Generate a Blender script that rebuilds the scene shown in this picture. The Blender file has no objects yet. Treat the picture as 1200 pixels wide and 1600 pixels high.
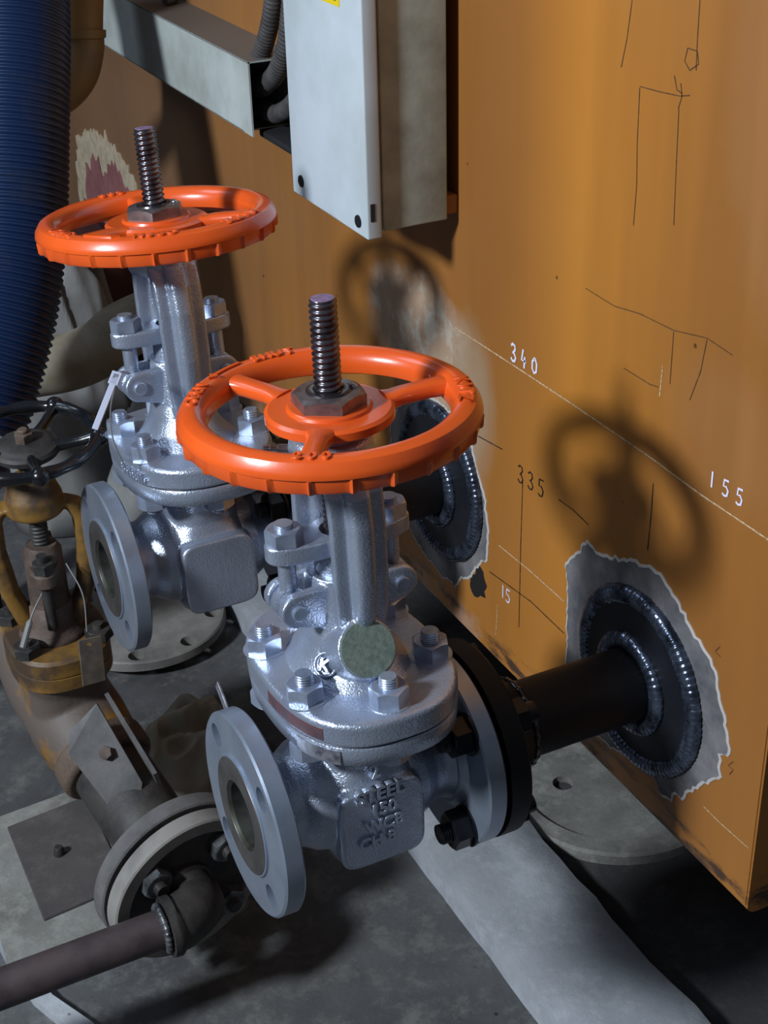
import bpy, bmesh, math, random
from mathutils import Vector, Matrix, noise
import numpy as np
random.seed(7)
C = bpy.context.scene.collection
PI = math.pi
sc = bpy.context.scene

# ------------------------------------------------------------------ camera
cd = bpy.data.cameras.new('camera'); cam = bpy.data.objects.new('camera', cd); C.objects.link(cam)
Rw = ((0.89398734, -0.44736867, -0.02545401), (-0.24045673, -0.43102627, -0.86971082), (0.37811003, 0.78363105, -0.49290484))
cx, cy, cz = Vector(Rw[0]), Vector(Rw[1]), Vector(Rw[2])
m = Matrix.Identity(4)
for i in range(3):
    m[i][0] = cx[i]; m[i][1] = -cy[i]; m[i][2] = -cz[i]
m.translation = Vector((-0.34943639, -0.78866352, 0.71169274))
cam.matrix_world = m
cd.sensor_fit = 'HORIZONTAL'; cd.sensor_width = 36; cd.lens = 36 * 2339.77 / 1200
cd.clip_start = 0.02; cd.clip_end = 50
sc.camera = cam

# ------------------------------------------------------------------ light
KEY = Vector((-1.74, -0.19, 1.28))
w = bpy.data.worlds.new('world'); sc.world = w; w.use_nodes = True
nt = w.node_tree; bg = nt.nodes['Background']
tc = nt.nodes.new('ShaderNodeTexCoord'); sp = nt.nodes.new('ShaderNodeSeparateXYZ'); mr = nt.nodes.new('ShaderNodeMapRange')
rp = nt.nodes.new('ShaderNodeValToRGB')
nt.links.new(tc.outputs['Generated'], sp.inputs[0]); nt.links.new(sp.outputs['Z'], mr.inputs['Value'])
mr.inputs['From Min'].default_value = -1; mr.inputs['From Max'].default_value = 1
nt.links.new(mr.outputs[0], rp.inputs[0]); nt.links.new(rp.outputs[0], bg.inputs[0])
rp.color_ramp.elements[0].position = 0.35; rp.color_ramp.elements[0].color = (0.10, 0.10, 0.11, 1)
rp.color_ramp.elements[1].position = 0.85; rp.color_ramp.elements[1].color = (0.42, 0.50, 0.62, 1)
bg.inputs[1].default_value = 0.25

def area(name, loc, target, size, power, color, shape='DISK', sizey=None):
    l = bpy.data.lights.new(name, 'AREA'); l.shape = shape; l.size = size
    if sizey: l.size_y = sizey
    l.energy = power; l.color = color
    o = bpy.data.objects.new(name, l); C.objects.link(o); o.location = loc
    o.rotation_euler = (Vector(target) - Vector(loc)).to_track_quat('-Z', 'Y').to_euler()
    return o
area('key_lamp', KEY, (0.1, 0.15, 0.1), 0.27, 66, (0.80, 0.90, 1.0))
area('fill_light', (-1.6, 1.6, 2.6), (0, 0.3, 0), 1.3, 16, (0.66, 0.80, 1.0), 'RECTANGLE', 0.8)  # added soft bluish fill, not an actual window

sc.view_settings.view_transform = 'Standard'; sc.view_settings.look = 'None'
sc.view_settings.gamma = 1; sc.view_settings.use_curve_mapping = False
sc.view_settings.exposure = 0.0

# ------------------------------------------------------------------ materials
def lin(c):
    return tuple(((x / 255) / 12.92 if x / 255 <= 0.04045 else ((x / 255 + 0.055) / 1.055) ** 2.4) for x in c)
class N:
    """small node helper"""
    def __init__(s, name):
        s.m = bpy.data.materials.new(name); s.m.use_nodes = True; s.t = s.m.node_tree
        s.b = s.t.nodes['Principled BSDF']; s.tc = s.t.nodes.new('ShaderNodeTexCoord')
    def n(s, typ, **k):
        o = s.t.nodes.new('ShaderNode' + typ)
        for a, v in k.items(): setattr(o, a, v)
        return o
    def l(s, a, b): s.t.links.new(a, b)
    def noise(s, scale, detail=4, rough=0.6, coord='Object', stretch=None, dist=0):
        t = s.n('TexNoise'); t.inputs['Scale'].default_value = scale; t.inputs['Detail'].default_value = detail
        t.inputs['Roughness'].default_value = rough; t.inputs['Distortion'].default_value = dist
        if stretch:
            mp = s.n('Mapping'); mp.inputs['Scale'].default_value = stretch; s.l(s.tc.outputs[coord], mp.inputs[0]); s.l(mp.outputs[0], t.inputs['Vector'])
        else: s.l(s.tc.outputs[coord], t.inputs['Vector'])
        return t.outputs['Fac']
    def ramp(s, fac, lo, hi):
        r = s.n('MapRange'); r.inputs['From Min'].default_value = lo; r.inputs['From Max'].default_value = hi; r.clamp = True
        s.l(fac, r.inputs['Value']); return r.outputs[0]
    def mix(s, fac, a, b):
        x = s.n('Mix', data_type='RGBA')
        if isinstance(fac, (int, float)): x.inputs[0].default_value = fac
        else: s.l(fac, x.inputs[0])
        for i, v in ((6, a), (7, b)):
            if isinstance(v, tuple): x.inputs[i].default_value = (*v[:3], 1)
            else: s.l(v, x.inputs[i])
        return x.outputs[2]
    def math(s, op, a, b=None):
        x = s.n('Math', operation=op)
        for i, v in ((0, a), (1, b)):
            if v is None: continue
            if isinstance(v, (int, float)): x.inputs[i].default_value = v
            else: s.l(v, x.inputs[i])
        return x.outputs[0]
    def bump(s, h, strength, dist=0.001):
        b = s.n('Bump'); b.inputs['Strength'].default_value = strength; b.inputs['Distance'].default_value = dist
        s.l(h, b.inputs['Height'])
        if s.b.inputs['Normal'].is_linked: s.l(s.b.inputs['Normal'].links[0].from_socket, b.inputs['Normal'])
        s.l(b.outputs[0], s.b.inputs['Normal'])
    def base(s, c):
        if isinstance(c, tuple): s.b.inputs['Base Color'].default_value = (*c[:3], 1)
        else: s.l(c, s.b.inputs['Base Color'])
    def set(s, rough=0.5, metal=0.0, spec=None, coat=None):
        s.b.inputs['Roughness'].default_value = rough; s.b.inputs['Metallic'].default_value = metal
        if spec is not None: s.b.inputs['Specular IOR Level'].default_value = spec
        if coat: s.b.inputs['Coat Weight'].default_value = coat; s.b.inputs['Coat Roughness'].default_value = 0.12
        return s

def simple(name, c1, c2=None, scale=30, rough=0.5, metal=0.0, bump=0.0, bscale=400, spec=None, coat=None, lo=0.4, hi=0.65, bdist=0.0006):
    n = N(name).set(rough, metal, spec, coat)
    c1 = lin(c1)
    if c2: n.base(n.mix(n.ramp(n.noise(scale, 5), lo, hi), c1, lin(c2)))
    else: n.base(c1)
    if bump: n.bump(n.noise(bscale, 2), bump, bdist)
    return n.m
M = {}
M['silver'] = simple('aluminium_paint', (186, 194, 210), (170, 178, 196), 25, 0.29, 0.74, 0.62, 640, bdist=0.0008)
M['silver_smooth'] = simple('smooth_grey_paint', (166, 175, 190), (146, 156, 172), 18, 0.33, 0.72, 0.08, 900)
M['silver_nut'] = simple('painted_nut', (182, 192, 212), (150, 160, 180), 60, 0.3, 0.7, 0.1, 900)
M['face'] = simple('machined_face', (96, 92, 90), (78, 74, 72), 40, 0.42, 0.6)
M['bore'] = simple('bore_steel', (64, 66, 56), (44, 42, 36), 40, 0.45, 0.5)
M['orange'] = simple('orange_enamel', (222, 87, 26), (214, 80, 23), 14, 0.3, 0.0, 0.10, 160, spec=0.5, coat=0.5)
M['stem'] = simple('greased_steel', (112, 106, 112), (66, 62, 66), 90, 0.22, 0.9)
M['purple'] = simple('purple_paint', (132, 104, 142), (110, 92, 112), 200, 0.55)
M['nut_top'] = simple('bare_nut_steel', (140, 128, 126), (108, 102, 104), 90, 0.32, 0.75)
M['black'] = simple('black_paint', (10, 11, 14), (13, 13, 16), 20, 0.5, 0.0, 0.25, 300, spec=0.3)
M['black_gloss'] = simple('black_gloss_paint', (14, 15, 19), (20, 20, 22), 40, 0.22, 0.0, 0.3, 200, coat=0.3)
M['black_bolt'] = simple('black_oxide', (24, 26, 32), (14, 15, 17), 80, 0.3, 0.4)
M['weld'] = simple('weld_bead', (112, 122, 142), (46, 52, 64), 60, 0.24, 0.85, 0.3, 300)
M['disc_steel'] = simple('dark_plate_steel', (38, 40, 46), (24, 25, 28), 18, 0.42, 0.55, 0.25, 90)
M['label_disc'] = simple('green_grey_foil', (128, 140, 128), (104, 116, 106), 260, 0.5, 0.35, 0.4, 900)
M['red_tape'] = simple('red_brown_tape', (96, 62, 64), (70, 58, 64), 80, 0.35)
M['plate_tape'] = simple('silver_plate', (150, 150, 158), (92, 90, 98), 120, 0.3, 0.6)
M['zinc'] = simple('zinc', (190, 196, 200), (140, 146, 150), 80, 0.25, 0.9)
M['rubber_dark'] = simple('dark_rubber', (22, 22, 24), None, rough=0.7)
M['yellow_old'] = simple('old_yellow_paint', (120, 86, 34), (66, 50, 36), 16, 0.55, 0, 0.5, 200, lo=0.45, hi=0.6)
M['rust_yellow'] = simple('rusty_yellow_casting', (88, 76, 68), (128, 90, 32), 9, 0.62, 0, 0.6, 200, lo=0.50, hi=0.58)
M['rust'] = simple('rusty_casting', (96, 78, 66), (60, 47, 42), 26, 0.7, 0.1, 0.7, 240, bdist=0.001)
M['rust_pipe'] = simple('mill_scale_pipe', (84, 72, 72), (52, 46, 48), 20, 0.48, 0.35, 0.3, 120)
M['dusty'] = simple('dusty_steel', (100, 97, 96), (72, 70, 69), 22, 0.72, 0.1, 0.4, 220)
M['dusty_dark'] = simple('dusty_dark_steel', (62, 58, 54), (42, 40, 40), 40, 0.6, 0.25, 0.5, 260)
M['grey_nut'] = simple('grey_steel_nut', (116, 118, 120), (66, 66, 68), 90, 0.42, 0.6)
M['white_dust'] = simple('pale_dusty_metal', (128, 123, 117), (94, 90, 86), 18, 0.75, 0, 0.3, 150)
M['tag'] = simple('rusty_tag', (92, 82, 74), (118, 104, 90), 60, 0.6, 0.3)
M['wire'] = simple('pale_wire', (112, 110, 108), None, rough=0.5)
M['tie'] = simple('translucent_nylon', (176, 180, 198), None, rough=0.4)
M['cable'] = simple('grey_conduit', (72, 69, 68), (50, 47, 47), 50, 0.6, 0, 0.2, 300)
M['box_paint'] = simple('pale_grey_enclosure_paint', (188, 196, 202), (172, 180, 182), 9, 0.45, 0, 0.06, 200)
M['box_side'] = simple('dirty_enclosure_paint', (172, 178, 166), (136, 140, 128), 22, 0.6, 0, 0.12, 200, lo=0.38, hi=0.68)
M['seal'] = simple('green_seal', (64, 76, 66), None, rough=0.7)
M['screw'] = simple('dark_screw', (60, 60, 66), (36, 36, 40), 300, 0.35, 0.7)
M['yellow_label'] = simple('yellow_sticker', (216, 186, 20), None, rough=0.5)
M['ink'] = simple('black_ink', (26, 22, 20), None, rough=0.6)
M['marker'] = simple('white_marker', (214, 206, 224), None, rough=0.6)
M['pencil'] = simple('pencil_line', (74, 48, 22), None, rough=0.7)
M['chalk'] = simple('chalk_line', (196, 170, 136), (150, 112, 70), 400, 0.8)
M['elbow_yellow'] = simple('ochre_pipe_paint', (158, 120, 62), (134, 108, 76), 14, 0.5, 0, 0.1, 120)
M['primer_red'] = simple('red_primer', (138, 88, 86), (122, 76, 76), 20, 0.7)
M['torn_cream'] = simple('torn_cream_filler', (180, 164, 138), (156, 140, 116), 60, 0.8, 0, 0.5, 200)
M['ground_steel'] = simple('ground_bare_steel', (140, 136, 134), (82, 81, 86), 26, 0.55, 0.2, 0.5, 260, lo=0.3, hi=0.7)
M['burr_edge'] = simple('burnt_paint_edge', (176, 168, 162), None, rough=0.7)
M['sheet'] = simple('dusty_plastic_sheet', (140, 138, 136), (116, 114, 112), 10, 0.62, 0, 0.15, 80)
M['sheet_brown'] = simple('dusty_brown_pipe', (146, 138, 122), (112, 100, 80), 12, 0.75)
M['dark_red'] = simple('dark_red_paint', (70, 26, 24), (50, 22, 20), 20, 0.6)

def m_hose():
    n = N('blue_hose_plastic').set(0.42)
    dust = n.ramp(n.noise(6, 5, 0.65), 0.55, 0.72)
    n.base(n.mix(dust, lin((13, 35, 70)), lin((44, 47, 55))))
    n.bump(n.noise(300, 2), 0.1, 0.0005)
    return n.m
M['hose'] = m_hose()
def m_tray():
    n = N('painted_tray_metal').set(0.5)
    g = n.n('NewGeometry'); s = n.n('SeparateXYZ'); n.l(g.outputs['Normal'], s.inputs[0])
    up = n.ramp(s.outputs['Z'], 0.6, 0.9)           # settled dust lies on the upward side
    c = n.mix(n.ramp(n.noise(12, 5), 0.4, 0.7), lin((178, 184, 180)), lin((150, 152, 146)))
    n.base(n.mix(up, c, lin((104, 96, 90))))
    n.bump(n.noise(200, 3), 0.15, 0.0006)
    return n.m
M['tray'] = m_tray()
def m_tank():
    n = N('ochre_tank_paint').set(0.42, 0, 0.4)
    o = n.tc.outputs['Object']
    a = n.ramp(n.noise(1.7, 3, 0.5, stretch=(1, 1.6, 0.55)), 0.38, 0.66)
    c = n.mix(a, lin((180, 116, 44)), lin((162, 106, 50)))
    # pale cloud, upper right
    s = n.n('SeparateXYZ'); n.l(o, s.inputs[0])
    def blob(y, z, ry, rz, edge=0.25, ns=9, amp=0.5):
        dy = n.math('DIVIDE', n.math('SUBTRACT', s.outputs['Y'], y), ry); dz = n.math('DIVIDE', n.math('SUBTRACT', s.outputs['Z'], z), rz)
        r = n.math('SQRT', n.math('ADD', n.math('MULTIPLY', dy, dy), n.math('MULTIPLY', dz, dz)))
        r = n.math('ADD', r, n.math('MULTIPLY', n.math('SUBTRACT', n.noise(ns, 6, 0.65), 0.5), amp))
        return n.ramp(r, 1.0 + edge, 1.0 - edge)
    c = n.mix(n.math('MULTIPLY', blob(-0.13, 0.50, 0.085, 0.17, 0.12, 14, 0.5), 0.6), c, lin((178, 126, 78)))
    c = n.mix(n.math('MULTIPLY', blob(-0.08, 0.25, 0.06, 0.045, 0.4, 16, 0.8), 0.4), c, lin((184, 132, 86)))
    # sanded beige smear behind the front handwheel
    fine = n.ramp(n.noise(42, 7, 0.72), 0.36, 0.60)
    sm = n.math('MULTIPLY', blob(0.375, 0.160, 0.105, 0.058, 0.2, 16, 0.7), n.math('MAXIMUM', fine, 0.5))
    c = n.mix(sm, c, lin((196, 184, 168)))
    sm2 = n.math('MULTIPLY', blob(0.275, 0.128, 0.036, 0.075, 0.3, 18, 0.7), 0.85)
    c = n.mix(sm2, c, lin((174, 150, 122)))
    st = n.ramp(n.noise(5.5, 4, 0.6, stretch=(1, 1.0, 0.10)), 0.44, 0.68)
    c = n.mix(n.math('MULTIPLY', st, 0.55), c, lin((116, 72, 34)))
    c = n.mix(n.math('MULTIPLY', blob(0.235, 0.42, 0.075, 0.40, 0.6, 5, 0.5), 0.5), c, lin((116, 70, 32)))  # darker brown vertical band beside the control box
    # grey dust film on the far end
    c = n.mix(n.math('MULTIPLY', n.ramp(n.math('ADD', s.outputs['Y'], n.math('MULTIPLY', n.noise(3, 4, 0.6), 0.5)), 0.75, 1.35), 0.75), c, lin((104, 84, 70)))
    # worn, dirty bottom fold
    low = n.ramp(n.math('ADD', s.outputs['Z'], n.math('MULTIPLY', n.math('SUBTRACT', n.noise(22, 5, 0.7), 0.5), 0.036)), -0.088, -0.104)
    dirt = n.ramp(n.noise(26, 6, 0.7, stretch=(1, 0.6, 2.2)), 0.44, 0.56)
    c = n.mix(n.math('MULTIPLY', low, dirt), c, lin((70, 50, 38)))
    pale = n.math('MULTIPLY', n.math('MULTIPLY', low, n.ramp(n.noise(15, 5, 0.7), 0.46, 0.56)), n.ramp(s.outputs['Y'], 0.0, 0.10))
    c = n.mix(n.math('MULTIPLY', pale, 0.8), c, lin((168, 132, 108)))
    # specks
    v = n.n('TexVoronoi'); v.inputs['Scale'].default_value = 24; n.l(o, v.inputs['Vector'])
    c = n.mix(n.math('MULTIPLY', n.ramp(v.outputs['Distance'], 0.055, 0.03), n.ramp(n.noise(8), 0.5, 0.56)), c, lin((70, 44, 22)))
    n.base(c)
    r = n.ramp(n.noise(5, 3), 0.3, 0.7); rr = n.n('MapRange'); n.l(r, rr.inputs['Value']); rr.inputs['To Min'].default_value = 0.36; rr.inputs['To Max'].default_value = 0.55
    n.l(rr.outputs[0], n.b.inputs['Roughness'])
    n.bump(n.noise(3, 2), 0.25, 0.01); n.bump(n.noise(260, 3), 0.10, 0.0006)
    return n.m
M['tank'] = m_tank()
def m_conc(name, a, b, c3, s=7, bump=0.6, spots=True):
    n = N(name).set(0.85)
    c = n.mix(n.ramp(n.noise(s, 8, 0.7), 0.36, 0.66), lin(a), lin(b))
    c = n.mix(n.math('MULTIPLY', n.ramp(n.noise(s * 3.2, 8, 0.75), 0.5, 0.68), 0.7), c, lin(c3))
    if spots:
        v = n.n('TexVoronoi'); v.inputs['Scale'].default_value = 40; n.l(n.tc.outputs['Object'], v.inputs['Vector'])
        c = n.mix(n.math('MULTIPLY', n.ramp(v.outputs['Distance'], 0.10, 0.05), n.ramp(n.noise(15), 0.55, 0.6)), c, lin((30, 28, 27)))
    n.base(c); n.bump(n.noise(60, 8, 0.7), bump, 0.002); n.bump(n.noise(420, 3), bump * 0.4, 0.0007)
    return n.m
M['floor'] = m_conc('dirty_concrete', (60, 59, 60), (84, 84, 84), (112, 112, 108))
M['curb'] = m_conc('white_painted_concrete', (160, 162, 166), (136, 138, 142), (178, 180, 184), 6, 0.5)
M['underfloor'] = m_conc('dark_floor', (42, 41, 42), (56, 54, 54), (74, 72, 70), 9, 0.6)  # darker concrete for the floor under the tank
M['slab'] = m_conc('pale_slab_concrete', (128, 126, 120), (92, 90, 84), (150, 148, 140), 9, 0.6)
M['hatch'] = m_conc('brown_grey_cover', (74, 68, 66), (60, 56, 55), (90, 84, 80), 10, 0.3)
M['wallgrey'] = m_conc('grey_plaster', (92, 92, 92), (76, 76, 76), (104, 104, 104), 4, 0.3, False)

# ------------------------------------------------------------------ mesh helpers
def link(name, me, mt, parent=None, smooth=False, angle=None):
    me.name = name
    o = bpy.data.objects.new(name, me); C.objects.link(o)
    if mt: me.materials.clear(); me.materials.append(M[mt])
    if parent: o.parent = parent
    if smooth: me.shade_smooth()
    if angle:
        me.shade_smooth(); me.set_sharp_from_angle(angle=math.radians(angle))
    return o
def fin(name, bm, mt, parent=None, smooth=False, angle=35):
    bmesh.ops.recalc_face_normals(bm, faces=bm.faces[:])
    me = bpy.data.meshes.new(name); bm.to_mesh(me); bm.free()
    return link(name, me, mt, parent, smooth, None if smooth else angle)
def root(name, label, cat, loc=(0, 0, 0), rot=(0, 0, 0), group=None):
    o = bpy.data.objects.new(name, None); o.empty_display_size = 0.02; C.objects.link(o)
    o.location = loc; o.rotation_euler = rot; o['label'] = label; o['category'] = cat
    if group: o['group'] = group
    return o
def tag(o, label, cat, group=None, kind=None):
    o['label'] = label; o['category'] = cat
    if group: o['group'] = group
    if kind: o['kind'] = kind
    return o
def frame(ax):
    """matrix whose local Z is ax"""
    return Vector(ax).to_track_quat('Z', 'Y').to_matrix().to_4x4()
def place(bm, vs, loc, ax):
    mt = Matrix.Translation(loc) @ frame(ax)
    bmesh.ops.transform(bm, matrix=mt, verts=vs)
def rings(bm, prof, seg=48, loc=(0, 0, 0), ax=(0, 0, 1), close=False, rfun=None):
    """lathe: prof = [(r, z)]; r = 0 closes with a pole; close joins last to first"""
    vs = []; rows = []
    for r, z in prof:
        if r <= 1e-9:
            v = bm.verts.new((0, 0, z)); rows.append([v]); vs.append(v)
        else:
            row = []
            for i in range(seg):
                a = 2 * PI * i / seg; rr = r if not rfun else rfun(r, z, a)
                v = bm.verts.new((rr * math.cos(a), rr * math.sin(a), z)); row.append(v); vs.append(v)
            rows.append(row)
    pairs = list(zip(rows, rows[1:])) + ([(rows[-1], rows[0])] if close else [])
    for A, B in pairs:
        for i in range(seg):
            j = (i + 1) % seg
            if len(A) == 1 and len(B) == 1: continue
            if len(A) == 1: bm.faces.new((A[0], B[i], B[j]))
            elif len(B) == 1: bm.faces.new((A[i], A[j], B[0]))
            else: bm.faces.new((A[i], A[j], B[j], B[i]))
    place(bm, vs, loc, ax)
    return vs
def loft(bm, secs, seg=40, ax_swap=None):
    """secs: (center, a, b, n, U, V) superellipse sections"""
    rows = []
    for c, a, b, n, U, V in secs:
        c = Vector(c); U = Vector(U); V = Vector(V); row = []
        for i in range(seg):
            t = 2 * PI * i / seg; ct, st = math.cos(t), math.sin(t)
            x = math.copysign(abs(ct) ** (2 / n), ct) * a; y = math.copysign(abs(st) ** (2 / n), st) * b
            row.append(bm.verts.new(c + U * x + V * y))
        rows.append(row)
    for A, B in zip(rows, rows[1:]):
        for i in range(seg):
            j = (i + 1) % seg; bm.faces.new((A[i], A[j], B[j], B[i]))
    bm.faces.new(rows[0][::-1]); bm.faces.new(rows[-1])
def tube(bm, pts, r, seg=20, caps=True, rf=None, sub=8):
    """smooth tube through points (Catmull-Rom)"""
    P = [Vector(p) for p in pts]
    if sub > 1 and len(P) > 2:
        Q = [P[0] * 2 - P[1]] + P + [P[-1] * 2 - P[-2]]; out = []
        for i in range(1, len(Q) - 2):
            for k in range(sub):
                t = k / sub; a, b, c, d = Q[i - 1:i + 3]
                out.append(0.5 * ((2 * b) + (c - a) * t + (2 * a - 5 * b + 4 * c - d) * t * t + (3 * b - a - 3 * c + d) * t ** 3))
        out.append(P[-1]); P = out
    T = [(P[min(i + 1, len(P) - 1)] - P[max(i - 1, 0)]).normalized() for i in range(len(P))]
    up = Vector((0, 0, 1)) if abs(T[0].z) < 0.9 else Vector((1, 0, 0))
    U = (up - T[0] * up.dot(T[0])).normalized(); rows = []; s = 0
    for i, p in enumerate(P):
        if i: U = (U - T[i] * U.dot(T[i])).normalized(); s += (P[i] - P[i - 1]).length
        V = T[i].cross(U); rr = r if not rf else rf(s, i / (len(P) - 1))
        rows.append([bm.verts.new(p + (U * math.cos(2 * PI * k / seg) + V * math.sin(2 * PI * k / seg)) * rr) for k in range(seg)])
    for A, B in zip(rows, rows[1:]):
        for i in range(seg): j = (i + 1) % seg; bm.faces.new((A[i], A[j], B[j], B[i]))
    if caps: bm.faces.new(rows[0][::-1]); bm.faces.new(rows[-1])
def box(bm, lo, hi, bev=0.0, seg=2, mat=None):
    r = bmesh.ops.create_cube(bm, size=1); vs = r['verts']
    lo, hi = Vector(lo), Vector(hi); c = (lo + hi) / 2; d = hi - lo
    for v in vs: v.co = Vector((v.co.x * d.x, v.co.y * d.y, v.co.z * d.z)) + c
    if bev:
        es = {e for v in vs for e in v.link_edges}
        r = bmesh.ops.bevel(bm, geom=list(es), offset=bev, segments=seg, affect='EDGES', profile=0.5)
        vs = r['verts']
    if mat: bmesh.ops.transform(bm, matrix=mat, verts=list({v for v in vs}))
    return vs
def hexnut(bm, R, h, loc, ax, rot=0.0, both=False):
    """hexagon with chamfered corners; base at loc; R = corner radius"""
    vs = []; f = R * math.cos(PI / 6)
    def ring(z, chamfer):
        row = []
        for i in range(24):
            a = 2 * PI * i / 24 + rot; k = ((i % 4) / 4.0) * PI / 3; rr = f / math.cos(k - PI / 6)
            if chamfer == 1: rr = min(rr, f * 1.02)
            if chamfer == 2: rr = f * 0.93
            zz = z
            v = bm.verts.new((rr * math.cos(a), rr * math.sin(a), zz)); row.append(v); vs.append(v)
        return row
    ch = 0.10 * h
    rows = [ring(0, 0)] if not both else [ring(0, 2), ring(ch, 0)]
    # upper edge dips at the corners
    top = []
    for i in range(24):
        a = 2 * PI * i / 24 + rot; k = ((i % 4) / 4.0) * PI / 3; rr = f / math.cos(k - PI / 6)
        z = h - (rr - f) * 0.62 - 0.0002
        v = bm.verts.new((rr * math.cos(a), rr * math.sin(a), z)); top.append(v); vs.append(v)
    rows.append(top)
    t2 = []
    for i in range(24):
        a = 2 * PI * i / 24 + rot
        v = bm.verts.new((f * 0.96 * math.cos(a), f * 0.96 * math.sin(a), h)); t2.append(v); vs.append(v)
    rows.append(t2)
    for A, B in zip(rows, rows[1:]):
        for i in range(24): j = (i + 1) % 24; bm.faces.new((A[i], A[j], B[j], B[i]))
    bm.faces.new(rows[0][::-1]); bm.faces.new(rows[-1])
    place(bm, vs, loc, ax)
def thread(bm, r, depth, pitch, z0, z1, loc=(0, 0, 0), ax=(0, 0, 1), seg=28, per=6, chamf=True):
    """helical screw thread"""
    n = int((z1 - z0) / pitch * per); vs = []; rows = []
    for k in range(n + 1):
        z = z0 + (z1 - z0) * k / n; row = []
        for i in range(seg):
            a = 2 * PI * i / seg; ph = (z / pitch - i / seg) % 1.0
            t = min(1, max(0, (abs(ph - 0.5) * 2 - 0.25) / 0.45)); rr = r - depth * t
            if chamf: rr = min(rr, r - 0.16 * r + (z1 - z) * 0.8)
            v = bm.verts.new((rr * math.cos(a), rr * math.sin(a), z)); row.append(v); vs.append(v)
        rows.append(row)
    for A, B in zip(rows, rows[1:]):
        for i in range(seg): j = (i + 1) % seg; bm.faces.new((A[i], A[j], B[j], B[i]))
    bm.faces.new(rows[0][::-1]); bm.faces.new(rows[-1])
    place(bm, vs, loc, ax)
def baked(o):
    """apply an object's modifiers into a plain mesh"""
    bpy.context.view_layer.update()
    dg = bpy.context.evaluated_depsgraph_get(); me = bpy.data.meshes.new_from_object(o.evaluated_get(dg))
    mt = o.data.materials[:]; o.modifiers.clear(); o.data = me; me.materials.clear()
    for x in mt: me.materials.append(x)
    return o
def cast(name, bm, mt, parent, voxel=0.0012, it=6):
    """blend overlapping lumps into one casting"""
    o = fin(name, bm, mt, parent)
    r = o.modifiers.new('r', 'REMESH'); r.mode = 'VOXEL'; r.voxel_size = voxel; r.use_smooth_shade = True
    s = o.modifiers.new('s', 'SMOOTH'); s.factor = 0.5; s.iterations = it
    baked(o); o.data.shade_smooth(); return o
def drill(o, holes):
    """holes: (loc, axis, r, length) cut as real holes"""
    bm = bmesh.new()
    for loc, ax, r, L in holes: rings(bm, [(0, -L / 2), (r, -L / 2), (r, L / 2), (0, L / 2)], 24, loc, ax)
    bmesh.ops.recalc_face_normals(bm, faces=bm.faces[:])
    me = bpy.data.meshes.new('cut'); bm.to_mesh(me); bm.free(); c = bpy.data.objects.new('cut', me); C.objects.link(c)
    b = o.modifiers.new('b', 'BOOLEAN'); b.object = c; b.operation = 'DIFFERENCE'; b.solver = 'EXACT'
    pm = o.parent; o.parent = None; baked(o); o.parent = pm
    bpy.data.objects.remove(c); o.data.shade_smooth(); o.data.set_sharp_from_angle(angle=math.radians(30)); return o
def text_mesh(s, size, ext, bev=0.0):
    cu = bpy.data.curves.new('t', 'FONT'); cu.body = s; cu.size = size; cu.extrude = ext; cu.bevel_depth = bev; cu.align_x = 'CENTER'
    cu.offset = size * 0.012
    o = bpy.data.objects.new('t', cu); C.objects.link(o); bpy.context.view_layer.update()
    me = bpy.data.meshes.new_from_object(o.evaluated_get(bpy.context.evaluated_depsgraph_get()))
    bpy.data.objects.remove(o); return me
def copy_tree(o, parent=None):
    c = o.copy(); C.objects.link(c); c.parent = parent
    for ch in [x for x in bpy.data.objects if x.parent == o]: copy_tree(ch, c)
    return c
X, Y, Z = Vector((1, 0, 0)), Vector((0, 1, 0)), Vector((0, 0, 1))

# ------------------------------------------------------------------ setting
W = 0.2548                                   # face of the tank
FZ = -0.37
bm = bmesh.new(); box(bm, (-3.0, -2.6, FZ - 0.1), (0.185, 3.6, FZ))
o = fin('floor', bm, 'floor'); o['kind'] = 'structure'
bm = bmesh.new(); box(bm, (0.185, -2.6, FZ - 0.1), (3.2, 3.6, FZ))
o = fin('trim_1', bm, 'underfloor'); o['kind'] = 'structure'; o['label'] = 'dark strip of floor under the tank'
bm = bmesh.new(); box(bm, (-3.0, 3.6, FZ - 0.1), (3.2, 3.7, 3.0)); o = fin('wall_back', bm, 'wallgrey'); o['kind'] = 'structure'
# rough painted kerb
bm = bmesh.new(); ny = 90; nx = 10; rows = []
for j in range(ny + 1):
    y = -1.2 + 2.8 * j / ny; row = []
    xl = 0.182 + 0.0025 * noise.noise((0, y * 14, 0)); xr = 0.300 + 0.012 * noise.noise((3, y * 9, 0)) + 0.005 * noise.noise((8, y * 40, 0))
    row.append(bm.verts.new((xl - 0.002, y, FZ)))
    for i in range(nx + 1):
        t = i / nx; x = xl + (xr - xl) * t
        z = -0.334 + 0.0015 * noise.noise((x * 30, y * 20, 1)) - (0.010 * max(0, t - 0.72) / 0.28)
        if i in (0, nx): z -= 0.002
        row.append(bm.verts.new((x, y, z)))
    row.append(bm.verts.new((xr + 0.003, y, FZ - 0.002))); rows.append(row)
for A, B in zip(rows, rows[1:]):
    for i in range(len(A) - 1): bm.faces.new((A[i], A[i + 1], B[i + 1], B[i]))
o = fin('trim_2', bm, 'curb', smooth=False, angle=50); o['kind'] = 'structure'; o['label'] = 'white painted concrete kerb running along the tank'

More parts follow.
